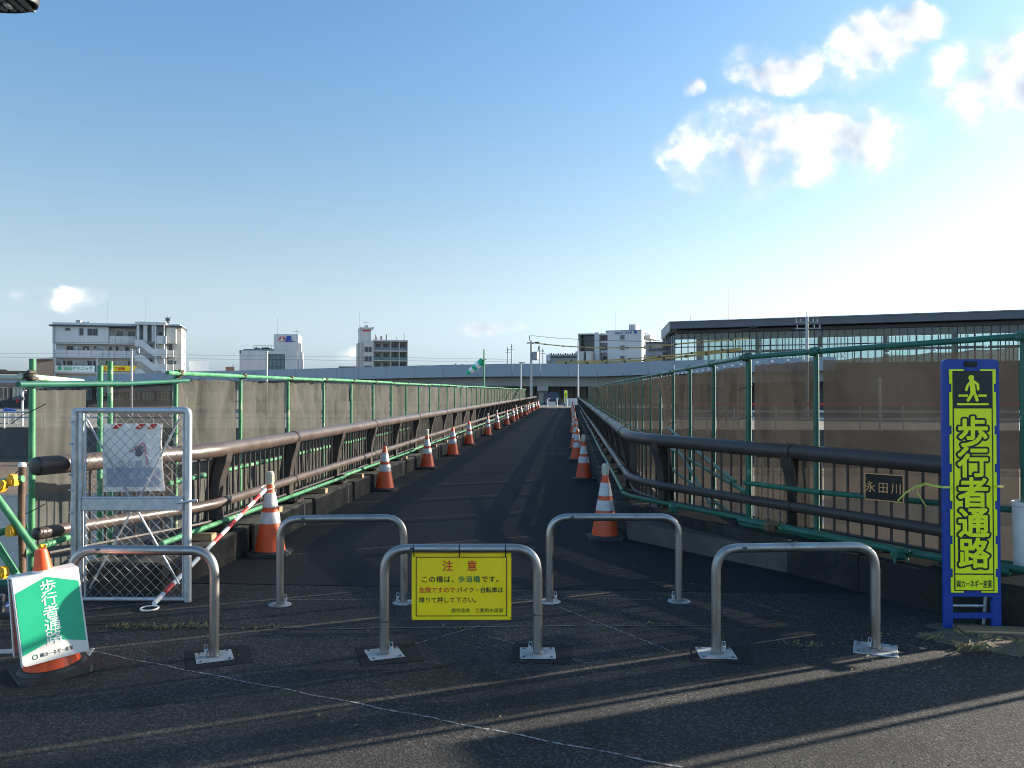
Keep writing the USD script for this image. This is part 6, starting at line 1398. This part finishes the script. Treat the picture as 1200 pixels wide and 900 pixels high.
# --- the overpass
ov = thing("overpass", "long elevated road with grey blue side panels crossing behind the river", "overpass")
way = [(-140, 443.5, 210), (33, 444.6, 160), (170, 437.2, 140), (240, 435, 134), (300, 433.8, 128), (420, 430.3, 120), (520, 427.6, 115), (600, 426.2, 112), (700, 426, 110), (790, 422.5, 108), (980, 418, 104)]
pts = [P(*q) for q in way]
for i in range(len(pts) - 1):
    a, b = pts[i], pts[i + 1]
    L = np.linalg.norm((b - a)[:2]); d = (b - a) / L; n = np.array([-d[1], d[0], 0]); n /= np.linalg.norm(n)
    k = max(1, int(round(L / 4.0)))
    for j in range(k):
        p, q = a + (b - a) * j / k, a + (b - a) * (j + 1) / k
        g = .025
        v = np.array([p + d * g, q - d * g, q - d * g - (0, 0, 1.72), p + d * g - (0, 0, 1.72)])
        v = np.vstack([v, v + n * .16])
        m = trimesh.Trimesh(v, [(0, 2, 1), (0, 3, 2), (4, 5, 6), (4, 6, 7), (0, 1, 5), (0, 5, 4), (3, 6, 2), (3, 7, 6), (0, 4, 7), (0, 7, 3), (1, 2, 6), (1, 6, 5)], process=False)
        part("side_panel", m, M["panel_blue"], ov, smooth=None)
    def beam(z0, z1, o0, o1, m, nm):
        v = np.array([a + n * o0 + (0, 0, z0), b + n * o0 + (0, 0, z0), b + n * o0 + (0, 0, z1), a + n * o0 + (0, 0, z1), a + n * o1 + (0, 0, z0), b + n * o1 + (0, 0, z0), b + n * o1 + (0, 0, z1), a + n * o1 + (0, 0, z1)])
        part(nm, trimesh.convex.convex_hull(v), M[m], ov, smooth=None)
    beam(-1.75, -1.2, .17, 9.0, "girder", "deck_slab")
    beam(-3.05, -1.76, 1.3, 2.2, "girder", "girder")
    beam(-3.05, -1.76, 6.0, 6.9, "girder", "girder")
for px, py, dist in ((15, 444.4, 164), (110, 440, 149), (205, 436, 138), (330, 433, 126), (470, 429, 118), (556, 427, 114), (636, 426, 111.4), (702, 426, 110.2), (772, 423.5, 108.4), (850, 421, 107)):
    p = P(px, py, dist)
    yw = 0 if px > 560 else .3
    part("pier", cbox((p[0], p[1] + 3.0, (p[2] - 3.06 - 1.3) / 2), (1.25, 1.6, p[2] - 3.06 + 1.3), .1, yw), M["pier"], ov)
    part("pier_cap", cbox((p[0], p[1] + 3.6, p[2] - 3.4), (1.5, 6.6, .66), .08, yw), M["pier"], ov)
# dark ground storey under the overpass
U = Far("underpass_hall", "dark glazed hall standing under the overpass beyond the bridge end", "building", 660, 116, 0)
U.box("back_wall", "grey_metal", 560, 800, 446, GND, 3.0, 3.5)
for k in range(15):
    x0 = 566 + k * 15.4
    U.window(x0, x0 + 14.2, 448.2, 466.5, 2.9, "teal_glass" if k % 3 else "window", 1, "dark_metal")
U.box("plinth", "pier", 560, 800, 467.2, GND + 4, 2.4, 3.0)
V = Far("river_house", "dark low building under the overpass at the left, across the river", "building", 160, 150, 12)
V.box("wall", "dark_metal", -60, 250, 449, 476, 4, 8)
for k in range(16): V.window(-48 + k * 18.5, -36 + k * 18.5, 455, 468, 3.95, "window" if k % 2 else "teal_glass", 2, "grey_metal")
V.box("red_sign", "red", 27.2, 30, 467, 471, 1, 1.3); V.box("orange_sign", "sign_yellow", 4, 9, 469, 473, 1, 1.3)
W_1 = Far("riverside_shed", "pale fenced shed with a blue roof on the far bank at the left edge", "shed", 10, 72, 0)
W_1.box("wall", "white_wall", 10.5, 19.3, 484, 497.5, 0, 2)
for k in range(6): W_1.box("rib", "white_wall_b", 10.9 + k * 1.45, 11.3 + k * 1.45, 484.4, 497.3, -.04, -.005)
W_1.shape("roof", "blue", [(3, 481), (6.5, 478.2), (12, 479.4), (19.5, 480.6), (19.5, 482), (3, 482)], .2, 2.2)
W_1.box("post", "white_wall", 3.8, 5, 481.5, 497.5, 0, .1); W_1.box("post", "white_wall", 9.6, 10.6, 482, 497.5, -.1, 0)
rl = thing("riverside_rail", "blue grey guard rail along the top of the far river wall", "guard rail")
for z in (-.05, -.45): part("rail", rod((-140, 61.6, z - .0), (-8, 61.6, z), .07, 6), M["panel_blue"], rl)
for k in range(44): part("post", rod((-140 + k * 3.0, 61.65, -1.3), (-140 + k * 3.0, 61.65, 0.0), .05, 5), M["white_wall"], rl)
rk = thing("riverside_rail", "pale guard rail with a red line along the far bank seen through the right netting", "guard rail")
for z in (.10, -.45): part("rail", rod((8, 61.6, z), (140, 61.6, z), .10, 6), M["white_wall"], rk)
part("rail", rod((8, 61.55, .62), (140, 61.55, .62), .10, 6), M["red"], rk, label="red upper rail")
for k in range(44): part("post", rod((9 + k * 3.0, 61.65, -1.3), (9 + k * 3.0, 61.65, .62), .06, 5), M["white_wall"], rk)

# --- the station
s0, s1 = P(791, 458.5, 118), P(1480, 458.5, 92)
dv = s1 - s0; SL = np.linalg.norm(dv[:2])
ST = thing("station_building", "long glass walled station with a flat dark roof at the right", "building", (s0[0], s0[1], 0), math.atan2(dv[1], dv[0]))
zR = EYE + 79.5 * 118 / FOCAL_PX
zr0, zr1 = zR, zR + 1.0
cl_ = P(777, 458.5, 133) - s0
ex, ey = dv[:2] / SL, np.array([-dv[1], dv[0]]) / SL
FLX, FLY = cl_[:2] @ ex, cl_[:2] @ ey            # the building's far left corner in its own frame
def plan(fx, fy, back, z0, z1): return slab(Polygon([(fx, fy), (SL, fy), (SL, back), (FLX + fx, FLY)]), z0, z1)
part("roof", plan(-.2, -2.2, 20, zr0 - .92, zr0), M["station_roof"], ST, smooth=None)
part("roof_edge", plan(-.3, -2.3, 20.2, zr0 + .01, zr0 + .12), M["grey_metal"], ST, smooth=None)
part("roof_crest", bb(18, SL, 1.0, 18, zr0 + .125, zr0 + .42), M["grey_metal"], ST, smooth=None)
e0, e1 = np.array([-.24, -2.25]), np.array([FLX - .24, FLY])
part("end_fascia", slab(LineString([e0, e1]).buffer(.05, cap_style=2), zr0 - 1.3, zr0 - .01), M["grey_metal"], ST, smooth=None)
part("soffit_beam", bb(.3, SL, -.6, 17, zr0 - 1.5, zr0 - 1.04), M["dark_metal"], ST, smooth=None)
glz0, glz1 = zr0 - 5.9, zr0 - 1.52
npn = 70
pw = SL / npn
for k in range(npn):
    a, b = k * pw + .05, (k + 1) * pw - .05
    solid = k % 9 == 2
    pth = part("pane", bb(a, b, .0, .03, zr0 - 3.35, zr0 - 1.55), M["station_glass"], ST, smooth=None)
    part("pane", bb(a, b, .0, .03, glz0 + .05, zr0 - 3.52), M["station_glass"], ST, smooth=None)
    part("mullion", bb(a - .10, a - .005, -.12, .10, glz0, glz1), M["dark_metal"], ST, smooth=None)
    part("rear_pane", bb(a, b, 17.0, 17.03, glz0 + .05, zr0 - 1.55), M["station_glass"], ST, smooth=None)
    part("rear_mullion", bb(a - .14, a - .005, 16.9, 17.1, glz0, glz1), M["dark_metal"], ST, smooth=None)
    if solid: part("inner_wall", bb(a, b - .3, 5.8, 9.0, glz0, glz1), M["grey_metal"], ST, smooth=None)
for k in range(6):           # the glazed left end
    a, b = np.array([.0, .0]) + (np.array([FLX, FLY]) - 0) * k / 6, (np.array([FLX, FLY])) * (k + 1) / 6
    part("pane", slab(LineString([a, b]).buffer(.015, cap_style=2), glz0, glz1 + .4), M["station_glass"], ST, smooth=None)
    part("mullion", slab(Point(*b).buffer(.09, 2), glz0, glz1 + .4), M["dark_metal"], ST, smooth=None)
part("transom", bb(0, SL, -.14, .08, zr0 - 3.5, zr0 - 3.36), M["dark_metal"], ST, smooth=None)
part("upper_band", bb(0, SL, .35, .5, zr0 - 2.3, zr0 - 1.53), M["grey_metal"], ST, smooth=None)
part("floor", bb(0, SL, -.4, 19, glz0 - .5, glz0), M["dark_metal"], ST, smooth=None)
part("rear_band", bb(0, SL, 16.6, 16.8, zr0 - 3.6, zr0 - 3.2), M["dark_metal"], ST, smooth=None)
part("base_wall", bb(-.1, SL, .2, 18.8, -1.3, glz0 - .51), M["dark_metal"], ST, smooth=None)
for k in range(8):
    m = bb(0, .5, 4, 4.3, 0, .5)
px_l = 116.0 / FOCAL_PX
sxp = lambda px: (lambda t: t)( (px - 791) / (1480 - 791) )
def station_x(px):
    d = view_dir(px, 458.5)
    A2 = np.array([[dv[0], -d[0]], [dv[1], -d[1]]])
    t, _ = np.linalg.solve(A2, -np.array([s0[0], s0[1]]))
    return t * SL
part("station_name", latin("TANIYAMA STATION", .62, station_x(907), .15, EYE + 27.5 * 112 / FOCAL_PX, .06), M["grey_metal"], ST, smooth=None)
part("station_name", front(affinity.translate(write("谷山駅", .95, 0, 0, bold=.03), station_x(886), EYE + 27 * 112 / FOCAL_PX), .06, 0, .15, 0), M["grey_metal"], ST, smooth=None)
for px in (846, 800): part("antenna", rod((station_x(px), 6, zr0), (station_x(px), 6, zr0 + (5.2 if px > 820 else 1.6)), .05, 5), M["grey_metal"], ST)

# --- poles, cables and the small things at the far end
def pole(name, label, category, px, y_top, z_cam, r, z_foot=-1.2, m="pole", extras=()):
    b = P(px, y_top, z_cam)
    t = thing(name, label, category, (b[0], b[1], 0))
    part("shaft", tube([(0, 0, z_foot), (0, 0, b[2])], [r * 1.25, r], 10), M[m], t)
    for nm, mesh_, mm in extras: part(nm, turn(mesh_, 0, (0, 0, b[2])), M[mm], t)
    return t, b
Zp = 84.0
s = Zp / FOCAL_PX
pole("utility_pole", "grey utility pole with a transformer at the far end of the left railing", "utility pole", 622.5, 399, Zp, .115, -.1, "pole",
     [("top_spike", rod((-.15, 0, 0), (-.15, 0, 6 * s), .05, 5), "dark_metal"), ("cross_arm", bx((0, 0, -.25), (.9, .1, .12)), "dark_metal"), ("transformer", turn(lathe([(.25, 0), (.32, .08), (.32, .75), (.25, .85)], 12), 0, (.42, 0, -2.0)), "grey_metal"),
      ("bracket", bx((.3, 0, -1.6), (.6, .08, .5)), "dark_metal"), ("lamp_arm", cat([rod((0, 0, -.35), (.5, 0, -.18), .05, 6), cbox((.62, 0, -.2), (.5, .2, .1), .03)]), "dark_metal")])
pole("street_light", "white street light pole standing at the far end beside the right railing", "street light", 677.6, 400, 86, .075, -.1, "white_wall", [])
pole("street_light", "short street light behind the left netting near the utility pole", "street light", 610.2, 425, 82, .07, -1.2, "white_wall", [("lamp_head", cbox((.12, 0, .0), (.62, .25, .1), .03), "grey_metal")])
pole("street_light", "tall street light with a side arm before the white apartment block", "street light", 154.5, 409, 92, .12, -1.2, "white_wall",
     [("arm", rod((0, 0, -.15), (.85, 0, -.15), .06, 6), "white_wall"), ("lamp_head", cbox((.82, 0, -.2), (.16, .2, .5), .03), "white_wall"), ("strut", rod((0, 0, -.6), (.4, 0, -.2), .03, 5), "white_wall")])
pole("street_light", "thin pale street light before the tower office", "street light", 312.6, 412, 96, .11, -1.2, "white_wall_b", [("lamp_head", cbox((0, 0, 0), (.3, .3, .12), .03), "white_wall_b")])
pole("street_light", "small street light over the far bank at the left edge", "street light", 26.3, 457.5, 66, .08, -1.2, "white_wall", [("lamp_head", cbox((-.05, 0, 0), (.75, .2, .06), .02), "white_wall"), ("signal_box", cbox((.05, -.1, -.65), (.3, .2, .3), .03), "dark_metal")])
for lab, px, yt, zc in (("left post of the two thin posts left of the utility pole above the overpass", 595, 407, 125), ("right post of the two thin posts left of the utility pole above the overpass", 599.6, 403, 124), ("dark headed post right of the utility pole above the overpass", 632.3, 405, 122), ("white framed post right of the utility pole above the overpass", 636.2, 408, 123)):
    t, b = pole("thin_post", lab, "post", px, yt, zc, .07, 4.0, "grey_metal", [("cross_arm", bx((0, 0, -.8), (.8, .06, .07)), "grey_metal"), ("head", bx((-.1 if "dark" in lab else 0, 0, -.4), (.22, .2, .6 if "dark" in lab else .25)), "dark_metal" if "dark" in lab else "grey_metal")])
pole("utility_pole", "utility pole with insulators and cross arms in front of the station", "utility pole", 945.5, 371, 80, .14, -1.2, "pole",
     [("cross_arm", bx((0, 0, -.55), (2.2, .09, .1)), "grey_metal"), ("cross_arm", bx((.1, 0, -1.15), (2.4, .09, .1)), "grey_metal"), ("insulators", cat([rod((x, 0, -.5), (x, 0, -.2), .06, 6) for x in (-1.0, -.6, .6, 1.0)] + [rod((x, 0, -1.1), (x, 0, -.8), .06, 6) for x in (-.9, .7, 1.2)]), "grey_metal"), ("spike", rod((0, 0, 0), (0, 0, .5), .03, 5), "grey_metal")])
pole("lamp_post", "grey lamp post seen through the right netting", "street light", 1031, 445, 58, .08, -1.2, "white_wall", [("lamp_head", cbox((0, 0, 0), (.2, .2, .3), .03), "white_wall")])
t, b = pole("windsock_pole", "green pole that carries the windsock above the left netting", "pole", 567.3, 409.5, 56, .055, -.6, "green", [])
top = np.array([b[0], b[1], EYE + (458.5 - 421) * 56 / FOCAL_PX])
dn = P(547.5, 437.5, 56.4)
wk = thing("windsock", "green and white striped windsock drooping from its pole", "windsock")
ax = P(565.6, 423, 56.0)
for k in range(5):
    a, c = ax + (dn - ax) * k / 5, ax + (dn - ax) * (k + 1) / 5
    part("green_stripe" if k % 2 == 0 else "white_stripe", tube([a, c], [.25 - .02 * k, .25 - .02 * (k + 1)], 14, caps=(k == 4)), M["sign_green"] if k % 2 == 0 else M["white_print"], wk)
part("mouth_ring", tube([ax + (.30 * math.sin(q) * .6, .0, 0) + np.array([.18 * math.sin(q), .2 * math.cos(q), .22 * math.sin(q)]) * .6 for q in np.linspace(0, 6.283, 16)], .02, 5), M["dark_metal"], wk)
def cable(label, pts, r, m="yellow_sleeve", name="overhead_cable", rings=0):
    t = thing(name, label, "cable")
    p = [P(*q) for q in pts]
    part("sleeve" if m == "yellow_sleeve" else "wire", tube(p, r, 6), M[m], t)
    for k in range(rings):
        q, d = along(p, sum(np.linalg.norm(p[i + 1] - p[i]) for i in range(len(p) - 1)) * (k + .5) / rings)
        part("joint", rod(q - d * .12, q + d * .12, r * 1.5, 6), M["wire"], t)
cable("uppermost overhead wire running right from the utility pole", [(623, 393.3, 84), (650, 396, 80), (700, 399, 74), (760, 400.0, 66), (820, 394, 58), (888, 383, 50)], .022, "wire")
cable("yellow sleeved overhead cable crossing before the plaza building", [(628, 402.3, 84), (660, 405.6, 79), (700, 407.6, 74), (750, 407.4, 67), (800, 402.6, 61), (876, 396.5, 53)], .055, rings=9)
cable("lower yellow sleeved cable of two along the overpass top", [(652, 425.2, 79), (700, 425.3, 74), (760, 422, 66), (810, 417, 60), (868, 410, 53)], .08, rings=9)
cable("upper yellow sleeved cable of two along the overpass top", [(652, 423.4, 79), (700, 422.9, 74), (760, 419, 66), (810, 413.8, 60), (868, 408.2, 53)], .06, rings=6)
for k, (ya, yb) in enumerate(((416.5, 419.5), (421, 422.5))):
    cable("thin power line over the rooftops, " + ("upper" if k == 0 else "lower"), [(-40, ya - 3, 140), (280, ya, 140), (600, yb + 1.5, 140)], .02, "wire", "power_line")

# far landing
for k, (px, zc) in enumerate(((641.5, 82.5), (653, 82.6), (664.5, 82.4))):
    p = P(px, 477, zc)
    solo("bollard", turn(lathe([(.07, 0), (.07, .72), (.05, .78), (.01, .8)], 12), 0, (p[0], p[1], -.003)), M["white_wall"], ("left", "middle", "right")[k] + " white bollard of the three across the far end of the bridge", "bollard", "bollards across the far end")
p = P(647, 477, 83.5)
fb = thing("far_board", "small white board between the bollards at the far end of the bridge", "board", (p[0], p[1], 0))
part("board", cbox((0, 0, .32), (.62, .05, .40), .01), M["white_wall"], fb); part("stand", cat([bx((-.25, .03, .15), (.04, .04, .3)), bx((.25, .03, .15), (.04, .04, .3))]), M["grey_metal"], fb)
p = P(663, 475.5, 88)
fs = thing("pedestrian_sign", "small distant yellow and blue sign board at the far end of the bridge", "sign", (p[0], p[1], 0))
part("frame", cbox((0, 0, .85), (.40, .05, 1.7), .02), M["blue"], fs); part("panel", front(sbox(-.15, .30, .15, 1.66), .01, 0, -.026, 0), M["fluo"], fs); part("lettering", front(affinity.translate(write("歩行者通路", .2, -.1, 1.15, bold=.03, pitch=.19, down=True), 0, 0), .006, 0, -.037, 0), M["ink"], fs, smooth=None)
p = P(646, 473, 101)
car = thing("parked_car", "dark parked car seen beyond the bollards at the far end", "car", (p[0], p[1], -.004), math.pi / 2 + .15)
prof = Polygon([(-1.9, .28), (-1.92, .62), (-1.75, .82), (-1.1, .92), (-.55, 1.38), (.55, 1.42), (1.25, .98), (1.85, .86), (1.95, .55), (1.9, .28)])
m = front(prof, 1.55, 0, .78, 0); part("body", m, M["dark_metal"], car)
part("side_window", front(Polygon([(-.95, .93), (-.5, 1.30), (.5, 1.33), (1.05, .97)]), 1.57, 0, .785, 0), M["window"], car)
for sx in (-1.2, 1.2):
    for sy in (-.72, .72):
        wpath = part("wheel", turn(lathe([(.20, -.09), (.31, -.09), (.31, .09), (.20, .09)], 16), 0, (sx, sy, .31), rx=math.pi / 2), M["rubber"], car)
        part("rim", turn(lathe([(.19, -.095), (.19, .095)], 12), 0, (sx, sy, .31), rx=math.pi / 2), M["galv"], wpath)
for sy in (-.5, .5): part("headlight", cbox((-1.86, sy, .68), (.1, .3, .12), .02), M["white_print"], car)
fp = thing("panel_fence", "low white panel fence right of the distant yellow sign", "fence", tuple(P(670.5, 476, 87)[:2]) + (0,))
for k in range(3): part("panel", cbox((-.5 + k * .52, 0, .45), (.5, .04, .8), .01), M["white_wall"], fp)
part("rail", rod((-.8, .03, .3), (.8, .03, .3), .02, 5), M["grey_metal"], fp)

# --- the street lamp overhead and the posts that stand outside the picture at the right
lp = P(-4, 3, 4.6)
lm = thing("street_lamp", "dark flat street lamp head reaching in at the top left corner", "street lamp", (lp[0], lp[1], lp[2]), .15)
hd = lathe([(.02, .16), (.10, .15), (.20, .09), (.225, .03), (.215, .0), (.20, .0), (.195, .02), (.02, .03)][::-1], 32)
hd.vertices *= (1.0, .62, 1)
part("head", hd, M["dark_metal"], lm)
part("lens", cat([bb(-.17 + k * .05, -.14 + k * .05, -.10, .10, -.004, .02) for k in range(7)]), M["grey_metal"], lm)
for q in ((-.03, 0), (.05, .02)): part("lamp", cbox((*q, -.006), (.03, .05, .02), .004), M["white_print"], lm)
part("arm", tube(fillet([(-.15, 0, .10), (-1.6, 0, .14), (-1.6, 0, -lp[2] - .02)], .5, 8), .045, 10), M["grey_metal"], lm)
